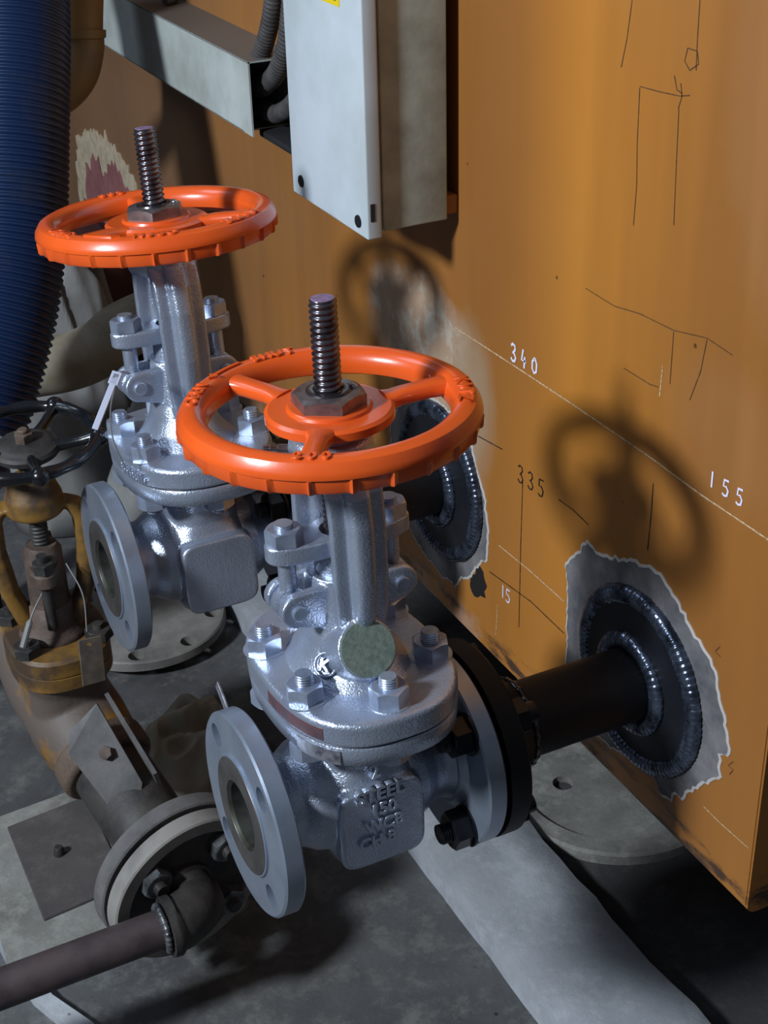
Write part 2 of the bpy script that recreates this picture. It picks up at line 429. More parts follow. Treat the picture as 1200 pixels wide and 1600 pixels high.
# ------------------------------------------------------------------ tank with markings
tank = root('steel_tank', 'large ochre painted steel tank filling the right side, with grey ground patches', 'tank', (W, -0.15, -0.1255))
TI = Matrix.Translation(tank.location).inverted()
def kid(o, parent, rt=None):
    o.parent = parent
    if rt is None: o.matrix_parent_inverse = Matrix.Translation(parent.location).inverted()
    return o
bm = bmesh.new(); box(bm, (W, -0.150, -0.1255), (1.6, 1.72, 1.3))
ed = [e for e in bm.edges if all(abs(v.co.x - W) < 1e-4 and abs(v.co.z + 0.1255) < 1e-4 for v in e.verts)]
bmesh.ops.bevel(bm, geom=ed, offset=0.010, segments=4, affect='EDGES', profile=0.5)
ed = [e for e in bm.edges if all(abs(v.co.x - W) < 1e-4 and abs(v.co.y + 0.15) < 1e-4 for v in e.verts)]
bmesh.ops.bevel(bm, geom=ed, offset=0.002, segments=2, affect='EDGES')
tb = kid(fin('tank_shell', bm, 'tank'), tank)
def wallslab(name, pts, mt, th, jit=0.0, seed=0, parent=tank, dens=0.004, edge=False):
    """irregular thin slab lying on the tank face; pts in (y, z)"""
    out = []
    n = len(pts)
    for i in range(n):
        a, b = Vector(pts[i]), Vector(pts[(i + 1) % n]); L = (b - a).length; k = max(1, int(L / dens))
        nr = Vector((b.y - a.y, a.x - b.x)).normalized() if L else Vector((0, 0))
        for q in range(k):
            p = a + (b - a) * q / k
            out.append(p + nr * jit * noise.noise((p.x * 220, p.y * 220, seed)))
    bm = bmesh.new()
    if edge:
        c_ = sum(out, Vector((0, 0))) / len(out); b2 = bmesh.new(); m_ = len(out)
        ins = [b2.verts.new((W - 0.0011, *(c_ + (p - c_) * (1 - 0.0014 / (p - c_).length)))) for p in out]
        ous = [b2.verts.new((W - 0.0006, *(c_ + (p - c_) * (1 + 0.0012 / (p - c_).length)))) for p in out]
        bas = [b2.verts.new((W + 0.001, *(c_ + (p - c_) * (1 + 0.0012 / (p - c_).length)))) for p in out]
        for i in range(m_):
            j = (i + 1) % m_; b2.faces.new((ins[i], ins[j], ous[j], ous[i])); b2.faces.new((ous[i], ous[j], bas[j], bas[i]))
        kid(fin('burnt_edge', b2, 'burr_edge'), parent)
    bot = [bm.verts.new((W + 0.001, p.x, p.y)) for p in out]; top = [bm.verts.new((W - th, p.x, p.y)) for p in out]
    m_ = len(out)
    cv = bm.verts.new((W - th, *(sum(out, Vector((0, 0))) / len(out))))
    for i in range(m_): bm.faces.new((top[i], top[(i + 1) % m_], cv))
    for i in range(m_): j = (i + 1) % m_; bm.faces.new((bot[i], bot[j], top[j], top[i]))
    bmesh.ops.triangulate(bm, faces=[f for f in bm.faces if len(f.verts) > 4])
    return kid(fin(name, bm, mt), parent)
PA = [(0.113, 0.048), (0.095, 0.069), (0.083, 0.086), (0.07, 0.082), (0.054, 0.085), (0.024, 0.099), (-0.005, 0.107), (-0.02, 0.105), (-0.04, 0.094), (-0.058, 0.081), (-0.071, 0.075), (-0.082, 0.07), (-0.091, 0.059), (-0.098, 0.04), (-0.109, 0.018), (-0.113, 0.004), (-0.103, -0.004), (-0.103, -0.016), (-0.106, -0.022), (-0.091, -0.038), (-0.077, -0.054), (-0.064, -0.074), (-0.057, -0.075), (-0.051, -0.085), (-0.039, -0.091), (-0.025, -0.079), (0.003, -0.084), (0.03, -0.091), (0.058, -0.094), (0.078, -0.093), (0.099, -0.09), (0.107, -0.06), (0.107, -0.026), (0.107, 0.02)]
PB = [(0.439, 0.048), (0.398, 0.09), (0.345, 0.106), (0.295, 0.102), (0.272, 0.086), (0.262, 0.061), (0.251, 0.05), (0.242, 0.013), (0.244, -0.019), (0.261, -0.031), (0.276, -0.056), (0.293, -0.064), (0.306, -0.082), (0.316, -0.08), (0.332, -0.086), (0.346, -0.081), (0.365, -0.079), (0.383, -0.074), (0.404, -0.065), (0.429, -0.051), (0.443, -0.02)]
def grow(P, d):
    c = sum((Vector(p) for p in P), Vector((0, 0))) / len(P); return [tuple(c + (Vector(p) - c) * (1 + d / (Vector(p) - c).length)) for p in P]
o = wallslab('ground_patch', PA, 'ground_steel', 0.0008, 0.0035, 1, edge=True); o['label'] = 'jagged bare steel patch around the near pipe'
o = wallslab('ground_patch', PB, 'ground_steel', 0.0008, 0.0035, 2, edge=True); o['label'] = 'jagged bare steel patch around the far pipe'
PC = [(1.543, 0.071), (1.46, 0.102), (1.392, 0.109), (1.316, 0.106), (1.262, 0.091), (1.243, 0.064), (1.234, 0.028), (1.235, -0.10), (1.60, -0.10), (1.582, -0.061)]
PD = [(1.498, 0.036), (1.44, 0.06), (1.393, 0.05), (1.352, 0.075), (1.309, 0.070), (1.276, 0.055), (1.262, 0.019), (1.262, -0.095), (1.545, -0.095), (1.545, -0.049)]
wallslab('torn_filler', PC, 'torn_cream', 0.0015, 0.02, 3, dens=0.008); wallslab('primer_patch', PD, 'primer_red', 0.0025, 0.03, 4, dens=0.008)
# dark stain beside the far patch
wallslab('stain', [(0.262, -0.033), (0.252, -0.036), (0.245, -0.048), (0.252, -0.066), (0.268, -0.072), (0.279, -0.062)], 'ink', 0.0003, 0.006, 5)
def stroke(name, pts, mt, wd, parent=tank, rough=0.0):
    """pen line on the tank face: flat ribbon through (y, z) points"""
    P = [Vector(p) for p in pts]; Q = []
    for a, b in zip(P, P[1:]):
        k = max(1, int((b - a).length / 0.003))
        for q in range(k): Q.append(a + (b - a) * q / k)
    Q.append(P[-1]); bm = bmesh.new(); prev = None
    for i, p in enumerate(Q):
        t = (Q[min(i + 1, len(Q) - 1)] - Q[max(i - 1, 0)]).normalized(); n_ = Vector((-t.y, t.x))
        hw = wd / 2 * (1 + rough * noise.noise((p.x * 300, p.y * 300, 0)))
        a = bm.verts.new((W - 0.0003, *(p + n_ * hw))); b = bm.verts.new((W - 0.0003, *(p - n_ * hw)))
        if prev: bm.faces.new((prev[0], a, b, prev[1]))
        prev = (a, b)
    return kid(fin(name, bm, mt), parent)
def glyph(name, strokes, mt, wd, parent=tank):
    bm = bmesh.new()
    for pts in strokes:
        P = [Vector(p) for p in pts]; prev = None
        for i, p in enumerate(P):
            t = (P[min(i + 1, len(P) - 1)] - P[max(i - 1, 0)]).normalized(); n_ = Vector((-t.y, t.x)) * wd / 2
            a = bm.verts.new((W - 0.0005, *(p + n_))); b = bm.verts.new((W - 0.0005, *(p - n_)))
            if prev: bm.faces.new((prev[0], a, b, prev[1]))
            prev = (a, b)
    return kid(fin(name, bm, mt), parent)
DIG = {  # x right, y up in a 0.6 x 1 cell
    '3': [[(0.02, 0.85), (0.2, 1.0), (0.45, 0.95), (0.5, 0.75), (0.35, 0.57), (0.2, 0.52), (0.42, 0.46), (0.58, 0.28), (0.45, 0.05), (0.2, 0.0), (0.0, 0.14)]],
    '4': [[(0.22, 1.0), (0.05, 0.35), (0.58, 0.38)], [(0.42, 0.62), (0.36, -0.05)]],
    '0': [[(0.3, 0.85), (0.08, 0.6), (0.08, 0.2), (0.3, 0.0), (0.55, 0.15), (0.58, 0.6), (0.4, 0.85), (0.25, 0.84)]],
    '1': [[(0.3, 1.0), (0.3, 0.0)]],
    '5': [[(0.58, 1.0), (0.12, 0.95), (0.08, 0.55), (0.35, 0.6), (0.56, 0.4), (0.48, 0.08), (0.22, 0.0), (0.0, 0.08)]],
}
def written(s, y, z, h, adv, mt, wd, slope=0.0):
    st = []
    for i, ch in enumerate(s):
        for S in DIG[ch]: st.append([(y - i * adv - px * h * 0.85, z + i * slope + py * h) for px, py in S])
    o = glyph('handwritten_' + {'340': 'white', '155': 'white', '335': 'black', '15': 'white'}[s] + '_number', st, mt, wd); o['label'] = 'handwritten number %s' % s
written('340', 0.208, 0.1985, 0.0155, 0.0165, 'marker', 0.0024, 0.001)
written('155', -0.061, 0.2055, 0.0125, 0.0150, 'marker', 0.0018, 0.0003)
written('335', 0.193, 0.0895, 0.0165, 0.0165, 'ink', 0.0015, 0.0012)
written('15', 0.2185, -0.044, 0.014, 0.009, 'marker', 0.0016, 0.0)
LN = {'w': [[(0.3048, 0.1925), (0.1861, 0.1951), (0.1084, 0.1962), (0.0106, 0.1965), (-0.0532, 0.1945), (-0.1480, 0.1956)], [(0.2235, 0.008), (0.1678, 0.0101), (0.1135, 0.0094)]],
      'c': [[(0.2243, -0.0572), (0.227, -0.0928)], [(0.0008, 0.2726), (0.0019, 0.2481)], [(-0.0902, -0.0633), (-0.1101, -0.064), (-0.1443, -0.0624)]],
      'b': [[(0.1852, 0.0938), (0.186, 0.029), (0.186, -0.0598)], [(0.2403, -0.0293), (0.1665, -0.0208), (0.1115, -0.0225)], [(0.1282, 0.1025), (0.1068, 0.1033), (0.0829, 0.1008)], [(0.2657, 0.102), (0.2204, 0.108)], [(0.0021, 0.1773), (0.0019, 0.1528), (0.0033, 0.1185)]],
      'k': [[(0.062, 0.5134), (0.0655, 0.4879), (0.0705, 0.4679)], [(-0.0099, 0.5247), (-0.0103, 0.5014), (-0.0114, 0.4818)], [(0.0478, 0.4596), (0.0261, 0.4607), (0.0038, 0.4625), (-0.0068, 0.4651)], [(0.0478, 0.4587), (0.0471, 0.4228), (0.0448, 0.392), (0.0458, 0.3631)], [(0.0035, 0.4542), (0.0019, 0.4165), (0.0, 0.3765)],
            [(0.1021, 0.2976), (0.0637, 0.2964), (0.0319, 0.3015), (-0.0085, 0.3033), (-0.0451, 0.3109), (-0.0727, 0.3088)], [(-0.0086, 0.3024), (-0.0088, 0.2624)], [(-0.0452, 0.31), (-0.0414, 0.285), (-0.0323, 0.2596)], [(0.0473, 0.253), (0.015, 0.2529), (0.0035, 0.255)],
            [(-0.0012, 0.4939), (0.0011, 0.4854), (-0.0049, 0.4806), (-0.0135, 0.4862), (-0.0112, 0.4937), (-0.0012, 0.4939)], [(0.0107, 0.4742), (0.007, 0.4659), (0.0013, 0.4646)], [(0.0034, 0.4708), (0.0011, 0.463), (0.0042, 0.4541)], [(-0.1173, 0.0001), (-0.1123, -0.0071), (-0.1183, -0.007), (-0.1147, -0.0139)], [(-0.0896, 0.0863), (-0.0853, 0.0791), (-0.0914, 0.0784)]]}
for k, (mt, wd, nm) in {'w': ('chalk', 0.0014, 'scribed_line'), 'c': ('chalk', 0.0010, 'scribed_line'), 'b': ('ink', 0.0010, 'pencil_line'), 'k': ('pencil', 0.0007, 'pencil_line')}.items():
    for p in LN[k]: stroke(nm, p, mt, wd, rough=0.5)

# ------------------------------------------------------------------ stub pipes welded on the tank
def bead(bm, R, r, loc, ax, n=70, seg=10, amp=0.16):
    """weld bead: torus with overlapping ripples"""
    vs = []; rows = []; M_ = n * 6
    for i in range(M_):
        a = 2 * PI * i / M_; ph = (i % 6) / 6.0; k = 1 - amp * ph + 0.10 * noise.noise((a * 9, R * 100, 0)); Rr = R + 0.0005 * noise.noise((a * 7, 3, R * 50))
        row = []
        for j in range(seg):
            b = 2 * PI * j / seg; q = Rr + r * k * math.cos(b)
            v = bm.verts.new((q * math.cos(a), q * math.sin(a), r * k * 0.72 * math.sin(b))); row.append(v); vs.append(v)
        rows.append(row)
    for i in range(M_):
        A, B = rows[i], rows[(i + 1) % M_]
        for j in range(seg): q = (j + 1) % seg; bm.faces.new((A[j], A[q], B[q], B[j]))
    place(bm, vs, loc, ax)
def stub(label, y, z, rotb):
    R_ = root('stub_pipe', label, 'pipe', (W, y, z), group='black stub pipes welded to the tank')
    def P(x): return (x - W, 0, 0)
    bm = bmesh.new()
    rings(bm, [(0.0265, 0.089 - W), (0.046, 0.089 - W), (0.076, 0.0905 - W), (0.0762, 0.092 - W), (0.0762, 0.1060 - W), (0.0745, 0.1078 - W), (0.046, 0.1078 - W), (0.0395, 0.1150 - W), (0.0345, 0.1360 - W), (0.0265, 0.1360 - W)], 72, (0, 0, 0), X, close=True)
    fl = fin('flange', bm, 'black', R_)
    bm = bmesh.new(); rings(bm, [(0.0302, 0.1360 - W), (0.0302, 0.0), (0.0262, 0.0), (0.0262, 0.1360 - W)], 48, (0, 0, 0), X, close=True)
    fin('pipe', bm, 'black', R_)
    bm = bmesh.new(); bead(bm, 0.0318, 0.0050, P(0.1375), X, 22, amp=0.30); fin('weld_bead', bm, 'black_gloss', R_, angle=60)
    bm = bmesh.new(); bead(bm, 0.0365, 0.0080, P(W - 0.0110), X, 48, amp=0.11); fin('weld_bead', bm, 'weld', R_, angle=60)
    bm = bmesh.new(); rings(bm, [(0.029, -0.0125), (0.042, -0.0105), (0.053, -0.0070), (0.064, -0.0070), (0.0700, -0.0065), (0.0715, 0.0), (0.029, 0.0)], 72, (0, 0, 0), X, close=True)
    fin('backing_plate', bm, 'disc_steel', R_)
    bm = bmesh.new(); bead(bm, 0.0725, 0.0088, P(W - 0.0032), X, 96, amp=0.11); fin('weld_bead', bm, 'weld', R_, angle=60)
    bm = bmesh.new(); rings(bm, [(0.0265, 0.0885 - W), (0.044, 0.0885 - W), (0.044, 0.0893 - W), (0.0265, 0.0893 - W)], 40, (0, 0, 0), X, close=True)
    fin('gasket', bm, 'rubber_dark', R_)
    for k in range(4):
        a = PI / 4 + k * PI / 2 + rotb; yy, zz = 0.0603 * math.cos(a), 0.0603 * math.sin(a)
        bm = bmesh.new(); thread(bm, 0.0079, 0.0008, 0.002, 0.0, 0.040, (0.088 - W, yy, zz), -X, seg=18, per=5, chamf=False)
        rings(bm, [(0, 0.0), (0.0079, 0.0), (0.0079, 0.040), (0, 0.040)], 20, (0.0875 - W, yy, zz), X)
        b = fin('flange_bolt', bm, 'black_bolt', R_)
        bm = bmesh.new(); hexnut(bm, 0.0152, 0.0145, (0.0705 - W, yy, zz), -X, 0.35 + k * 0.4); fin('nut', bm, 'black_bolt', b)
        bm = bmesh.new(); rings(bm, [(0.008, 0), (0.0165, 0), (0.0165, 0.0018), (0.008, 0.0018)], 28, (0.0703 - W, yy, zz), X, close=True); fin('washer', bm, 'black_bolt', b)
        bm = bmesh.new(); hexnut(bm, 0.0145, 0.011, (0.1078 - W, yy, zz), X, 0.2); fin('bolt_head', bm, 'black_bolt', b)
    return R_
stub('black stub pipe and flange in the grey patch nearest the tank corner', 0.0, 0.0, 0.0)
stub('black stub pipe in the far grey patch, half hidden by the front orange handwheel', 0.3324, 0.0246, 0.0)

# ------------------------------------------------------------------ gate valve
def flange_ring(side):
    s = side; bm = bmesh.new()
    pr = [(0.0262, 0.0890), (0.0450, 0.0890), (0.0455, 0.0886), (0.0455, 0.0872), (0.0742, 0.0872), (0.0760, 0.0856), (0.0760, 0.0732), (0.0745, 0.0718), (0.046, 0.0718), (0.040, 0.0670), (0.0262, 0.0670)]
    rings(bm, pr, 96, (0, 0, 0), X * s, close=True); return bm
def make_wheel(parent, rot, texts, zc=0.294):
    hw = bpy.data.objects.new('handwheel', None); C.objects.link(hw); hw.parent = parent; hw.location = (0, 0, zc); hw.rotation_euler = (0, 0, rot)
    R = 0.1
    prof = [(0.0785, -0.004), (0.0790, 0.002), (0.0812, 0.0065), (0.0855, 0.0095), (0.0900, 0.0100), (0.0950, 0.0078), (0.0985, 0.0025), (0.0992, -0.0015), (0.0990, -0.0022), (0.0972, -0.0030), (0.0966, -0.0110), (0.0955, -0.0125), (0.0925, -0.0125), (0.0905, -0.004), (0.0830, -0.002), (0.0800, -0.0065), (0.0790, -0.0065)]
    nn = 24
    def rf(r, z, a):
        if r > 0.0953 and z < -0.0025:
            ph = (a * nn / (2 * PI)) % 1.0; b = max(0.0, 1 - abs(ph - 0.08) / 0.09) if ph < 0.17 else 0.0
            return r + 0.0028 * b
        return r
    bm = bmesh.new(); rings(bm, prof, 360, close=True, rfun=rf); fin('rim', bm, 'orange', hw, angle=32)
    bm = bmesh.new(); rings(bm, [(0.010, 0.0055), (0.0265, 0.0055), (0.0275, 0.0048), (0.0283, 0.0030), (0.0400, 0.0030), (0.0424, 0.0012), (0.0424, -0.0040), (0.040, -0.0055), (0.026, -0.006), (0.024, -0.014), (0.010, -0.014)], 96, close=True)
    fin('hub', bm, 'orange', hw, angle=30)
    for k in range(3):
        a = k * 2 * PI / 3; d = Vector((math.cos(a), math.sin(a), 0)); n_ = Vector((-math.sin(a), math.cos(a), 0))
        bm = bmesh.new(); S = []
        for t, wd, h, z in ((0.038, 0.0112, 0.006, -0.0015), (0.043, 0.0088, 0.0055, -0.001), (0.050, 0.0074, 0.0058, 0.0), (0.070, 0.0072, 0.006, 0.0008), (0.078, 0.0080, 0.0062, 0.0008), (0.083, 0.0100, 0.0060, 0.0008)):
            S.append((d * t + Z * z, wd, h, 2.6, n_, Z))
        loft(bm, S, 28); fin('spoke', bm, 'orange', hw, angle=50)
    for s, ang, size, inward in texts:
        # raised letters laid along the top of the rim
        n = len(s); r0 = 0.0885
        for i, ch in enumerate(s):
            if ch == ' ': continue
            me = text_mesh(ch, size, 0.0007, 0.0003); st = 0.0082 * size / 0.011
            a = ang - rot + (i - (n - 1) / 2) * st / r0 * (1 if inward else -1)
            mt_ = Matrix.Rotation(a, 4, 'Z') @ Matrix.Translation((r0, 0, 0.0098)) @ Matrix.Rotation(PI / 2 if inward else -PI / 2, 4, 'Z') @ Matrix.Translation((0, -size * 0.36, 0))
            me.transform(mt_); link('raised_letter', me, 'orange', hw)
    # arrow
    return hw
def stud(parent, p, top=0.107, bot=0.0735):
    bm = bmesh.new(); thread(bm, 0.0068, 0.0007, 0.0019, 0, 0.0205, (p[0], p[1], top), Z, seg=20, per=6)
    rings(bm, [(0, 0), (0.0066, 0), (0.0066, top - bot + 0.018), (0, top - bot + 0.018)], 16, (p[0], p[1], bot - 0.016), Z)
    s = fin('stud_bolt', bm, 'silver_nut', parent, angle=50)
    bm = bmesh.new(); rings(bm, [(0.006, 0), (0.0155, 0), (0.0155, 0.0010), (0.006, 0.0010)], 30, (p[0], p[1], top), Z, close=True); fin('spot_face', bm, 'silver', s)
    bm = bmesh.new(); hexnut(bm, 0.0136, 0.0122, (p[0], p[1], top + 0.0008), Z, p[2]); fin('nut', bm, 'silver_nut', s, angle=25)
    bm = bmesh.new(); hexnut(bm, 0.0136, 0.0115, (p[0], p[1], bot), -Z, p[2]); fin('nut', bm, 'silver_nut', s, angle=25)
def make_valve(label, loc, tilt, wheel_rot, wheel_texts, marked):
    V = root('gate_valve', label, 'valve', loc, (tilt, 0, 0), 'new silver gate valves bolted to the tank')
    if marked is None: raise ValueError
    # body casting
    bm = bmesh.new()
    S = []
    for z, a, b, n, yo in ((-0.052, 0.018, 0.026, 2.6, 0), (-0.049, 0.025, 0.036, 3.2, 0), (-0.044, 0.0305, 0.0430, 4.5, 0), (-0.038, 0.0325, 0.0460, 5, 0), (0.016, 0.0330, 0.0465, 5, 0), (0.026, 0.0325, 0.0430, 4, 0), (0.036, 0.0315, 0.0400, 3, 0), (0.048, 0.0315, 0.0400, 2.6, 0), (0.064, 0.0345, 0.0460, 2.3, 0), (0.076, 0.038, 0.055, 2.2, 0), (0.080, 0.038, 0.055, 2.2, 0)):
        S.append(((0, yo, z), a, b, n, X, Y))
    loft(bm, S, 64)
    S = [((x, 0, 0), r, r, 2, Y, Z) for x, r in ((-0.0725, 0.043), (-0.068, 0.0375), (-0.060, 0.0345), (-0.052, 0.0350), (-0.042, 0.0410), (-0.030, 0.0440), (0.030, 0.0440), (0.042, 0.0410), (0.052, 0.0350), (0.060, 0.0345), (0.068, 0.0375), (0.0725, 0.043))]
    loft(bm, S, 56)
    pd = 0.0525 if not marked else 0.0488
    for q in (-1, 1):
        S = [((0, q * y, -0.009), a, b, 6, X, Z) for y, a, b in ((0.036, 0.0335, 0.0335), (pd - 0.002, 0.0335, 0.0335), (pd, 0.0322, 0.0322))]
        loft(bm, S, 64)
    body = cast('body', bm, 'silver', V, 0.0012, 3)
    bm = bmesh.new()
    S = []
    for z, a, b in ((0.0730, 0.0610, 0.0845), (0.0742, 0.0632, 0.0867), (0.0860, 0.0642, 0.0877), (0.0880, 0.0632, 0.0867)):
        S.append(((0.0025, 0, z), a, b, 2.6, X, Y))
    loft(bm, S, 96); fin('body_flange', bm, 'silver', V, angle=60)
    bm = bmesh.new(); loft(bm, [((0.0025, 0, 0.0878), 0.0620, 0.0857, 2.6, X, Y), ((0.0025, 0, 0.0896), 0.0620, 0.0857, 2.6, X, Y)], 96); fin('bonnet_gasket', bm, 'face', V)
    for s in (-1, 1):
        f = fin('end_flange', flange_ring(s), 'silver_smooth', V, angle=30)
        drill(f, [((s * 0.08, 0.0603 * math.cos(PI / 4 + k * PI / 2), 0.0603 * math.sin(PI / 4 + k * PI / 2)), X, 0.0092, 0.05) for k in range(4)])
        if s < 0:
            bm = bmesh.new(); rings(bm, [(0.0262, 0.0889), (0.0265, 0.0894)] + [(0.027 + 0.0008 * i, 0.0894 + 0.00012 * (i % 2)) for i in range(20)] + [(0.0436, 0.0894), (0.0440, 0.0889)], 80, (0, 0, 0), -X, close=True)
            fin('raised_face', bm, 'face', f, angle=20)
            bm = bmesh.new(); rings(bm, [(0.0263, 0.0892), (0.0240, 0.0870), (0.0240, 0.034), (0.0263, 0.034)], 64, (0, 0, 0), -X, close=True)
            rings(bm, [(0, 0.036), (0.0262, 0.036), (0.0262, 0.034), (0, 0.034)], 48, (0, 0, 0), -X)
            fin('bore', bm, 'bore', f)
    # bonnet and yoke casting
    bm = bmesh.new()
    S = [((0.0025, 0, z), a, b, 2.6, X, Y) for z, a, b in ((0.0892, 0.0630, 0.0865), (0.0905, 0.0646, 0.0881), (0.1040, 0.0646, 0.0881), (0.1064, 0.0636, 0.0871), (0.1074, 0.0618, 0.0853))]
    loft(bm, S, 96)
    S = [((0, yo, z), a, b, 2.1, X, Y) for z, a, b, yo in ((0.104, 0.0440, 0.0560, -0.002), (0.110, 0.0385, 0.0500, -0.002), (0.118, 0.0325, 0.0425, 0), (0.128, 0.0275, 0.0350, 0), (0.142, 0.0245, 0.0290, 0), (0.158, 0.0235, 0.0265, 0), (0.172, 0.0235, 0.0235, 0), (0.179, 0.0225, 0.0225, 0))]
    loft(bm, S, 48)
    nrm = Vector((-0.05, -0.86, 0.51)).normalized(); lc = Vector((-0.004, -0.0475, 0.1395))
    if marked: rings(bm, [(0, -0.034), (0.0235, -0.034), (0.0212, -0.008), (0.0208, -0.0010), (0.0196, -0.0002), (0, -0.0002)], 48, lc, nrm)
    for s in (-1, 1):            # lugs for the eye bolts: two cheeks per side
        for q in (-1, 1):
            yy = q * 0.0128; S = []
            ym = yy
            prof = [(0.010, 0.142, 0.1755), (0.026, 0.1455, 0.1755), (0.038, 0.1490, 0.1750)] + [(0.038 + 0.0130 * math.sin(t), 0.162 - 0.0130 * math.cos(t), 0.162 + 0.0130 * math.cos(t)) for t in (0.3, 0.6, 0.9, 1.2, 1.45)]
            prev = None; P = []
            for x, za, zb in prof: S.append(((s * x, ym, (za + zb) / 2), 0.0042, (zb - za) / 2, 5, Y, Z))
            loft(bm, S, 24)
    for q in (-1, 1):            # yoke arms, I section with a rounded outer rib
        path = [(0.118, 0.0290), (0.135, 0.0310), (0.160, 0.0345), (0.185, 0.0355), (0.225, 0.0350), (0.245, 0.0325), (0.258, 0.0260), (0.266, 0.0180)]
        S1 = []; S2 = []
        for i, (z, y) in enumerate(path):
            a_ = path[max(i - 1, 0)]; b_ = path[min(i + 1, len(path) - 1)]; T = Vector((0, q * (b_[1] - a_[1]), b_[0] - a_[0])).normalized(); Nn = Vector((0, T.z, -T.y)) * q
            hx = (0.013, 0.016, 0.0190, 0.0198, 0.0198, 0.0200, 0.0205, 0.0205)[i]
            S1.append((Vector((0.001, q * (y - 0.004), z)), hx, 0.0044, 5, X, Nn))
            rw = (0.002, 0.0040, 0.0076, 0.0086, 0.0088, 0.0090, 0.0095, 0.010)[i]; rh = (0.002, 0.004, 0.0095, 0.0115, 0.0115, 0.0105, 0.009, 0.008)[i]
            S2.append((Vector((0.000, q * (y - 0.0005), z)), rw, rh, 3.0, X, Nn))
        loft(bm, S1, 36); loft(bm, S2[1:], 32)
    S = [((0, 0, z), r, r, 2, X, Y) for z, r in ((0.254, 0.0265), (0.258, 0.0285), (0.270, 0.0290), (0.2765, 0.0275), (0.2790, 0.0250))]
    loft(bm, S, 56)
    cast('bonnet', bm, 'silver', V, 0.0010, 2)
    bm = bmesh.new(); rings(bm, [(0.0105, 0.279), (0.0240, 0.279), (0.0240, 0.2835), (0.0105, 0.2835)], 48, close=True); fin('bearing_collar', bm, 'silver_smooth', V)
    # identity disc
    if marked:
        bm = bmesh.new(); rings(bm, [(0, 0.0), (0.0182, 0.0), (0.0190, 0.0004), (0.0188, 0.0010), (0, 0.0010)], 48, lc, nrm)
        o = fin('identity_disc', bm, 'label_disc', V); o['label'] = 'round greenish grey foil disc'
    # gland
    bm = bmesh.new()
    S = [((0, 0, z), a, b, n, X, Y) for z, a, b, n in ((0.1953, 0.0505, 0.0140, 2.6), (0.1965, 0.0525, 0.0155, 2.6), (0.2075, 0.0525, 0.0155, 2.6), (0.2087, 0.0510, 0.0143, 2.6))]
    loft(bm, S, 72)
    S = [((0, 0, z), r, r, 2, X, Y) for z, r in ((0.1963, 0.0195), (0.1975, 0.0205), (0.2072, 0.0205), (0.2083, 0.0195))]
    loft(bm, S, 48)
    g = cast('gland_flange', bm, 'silver', V, 0.0010, 1)
    drill(g, [((0, 0, 0.2), Z, 0.0125, 0.05)])
    bm = bmesh.new(); rings(bm, [(0.0110, 0.172), (0.0175, 0.172), (0.0175, 0.1960), (0.0160, 0.1985), (0.0110, 0.1985)], 40, close=True); fin('gland_bush', bm, 'silver', V)
    for s in (-1, 1):
        x = s * 0.0385
        bm = bmesh.new(); tube(bm, [(x, 0, 0.168), (x, 0, 0.2225)], 0.0062, 20); rings(bm, [(0.0045, -0.0070), (0.0085, -0.0070), (0.0122, -0.004), (0.0122, 0.004), (0.0085, 0.0070), (0.0045, 0.0070)], 28, (x, 0, 0.162), Y, close=True)
        e = fin('eye_bolt', bm, 'silver', V, angle=50)
        bm = bmesh.new(); hexnut(bm, 0.0130, 0.0105, (x, 0, 0.2087), Z, 0.3 * s); fin('nut', bm, 'silver_nut', e, angle=25)
        bm = bmesh.new(); rings(bm, [(0, -0.0195), (0.0048, -0.0195), (0.0057, -0.0188), (0.0057, 0.0185), (0.0048, 0.0195), (0, 0.0195)], 24, (x, 0, 0.162), Y); fin('hinge_pin', bm, 'silver_nut', e, angle=30)
    # bonnet studs
    for p in ((-0.0465, 0.0360, 0.2), (-0.0465, -0.0350, 0.25), (0.001, -0.0665, 0.55), (0.0515, -0.0300, 0.15), (0.0520, 0.0380, 0.5), (0.001, 0.0680, 0.1)): stud(V, p)
    # stem with yoke nut
    bm = bmesh.new(); thread(bm, 0.0092, 0.0012, 0.0040, 0.170, 0.3700, seg=40, per=8)
    st = fin('stem', bm, 'stem', V, angle=50)
    bm = bmesh.new(); rings(bm, [(0, 0.3700), (0.0076, 0.3700), (0.0074, 0.3703), (0, 0.3704)], 24); fin('painted_tip', bm, 'purple', st)
    bm = bmesh.new(); hexnut(bm, 0.0248, 0.0090, (0, 0, 0.2992), Z, 0.12 if not marked else -0.60)
    n_ = fin('yoke_nut', bm, 'nut_top', V, angle=25)
    bm = bmesh.new(); rings(bm, [(0.0100, 0.3080), (0.0150, 0.3080), (0.0145, 0.3094), (0.0125, 0.3100), (0.0100, 0.3094)], 40, close=True); fin('locking_ring', bm, 'stem', n_)
    bm = bmesh.new(); rings(bm, [(0, 0.3110), (0.0018, 0.3106), (0.0026, 0.3090), (0.0026, 0.3075)], 16, (0.0160, -0.0040, 0)); fin('set_screw', bm, 'zinc', n_, smooth=True)
    make_wheel(V, wheel_rot, wheel_texts)
    # grease nipple on the yoke head
    bm = bmesh.new(); tube(bm, [(-0.026, 0.012, 0.268), (-0.034, 0.015, 0.269), (-0.0415, 0.0175, 0.2695)], 0.0026, 12, rf=lambda s, t: 0.0034 if t < 0.4 else (0.0020 if t < 0.7 else 0.0030)); fin('grease_nipple', bm, 'zinc', V)
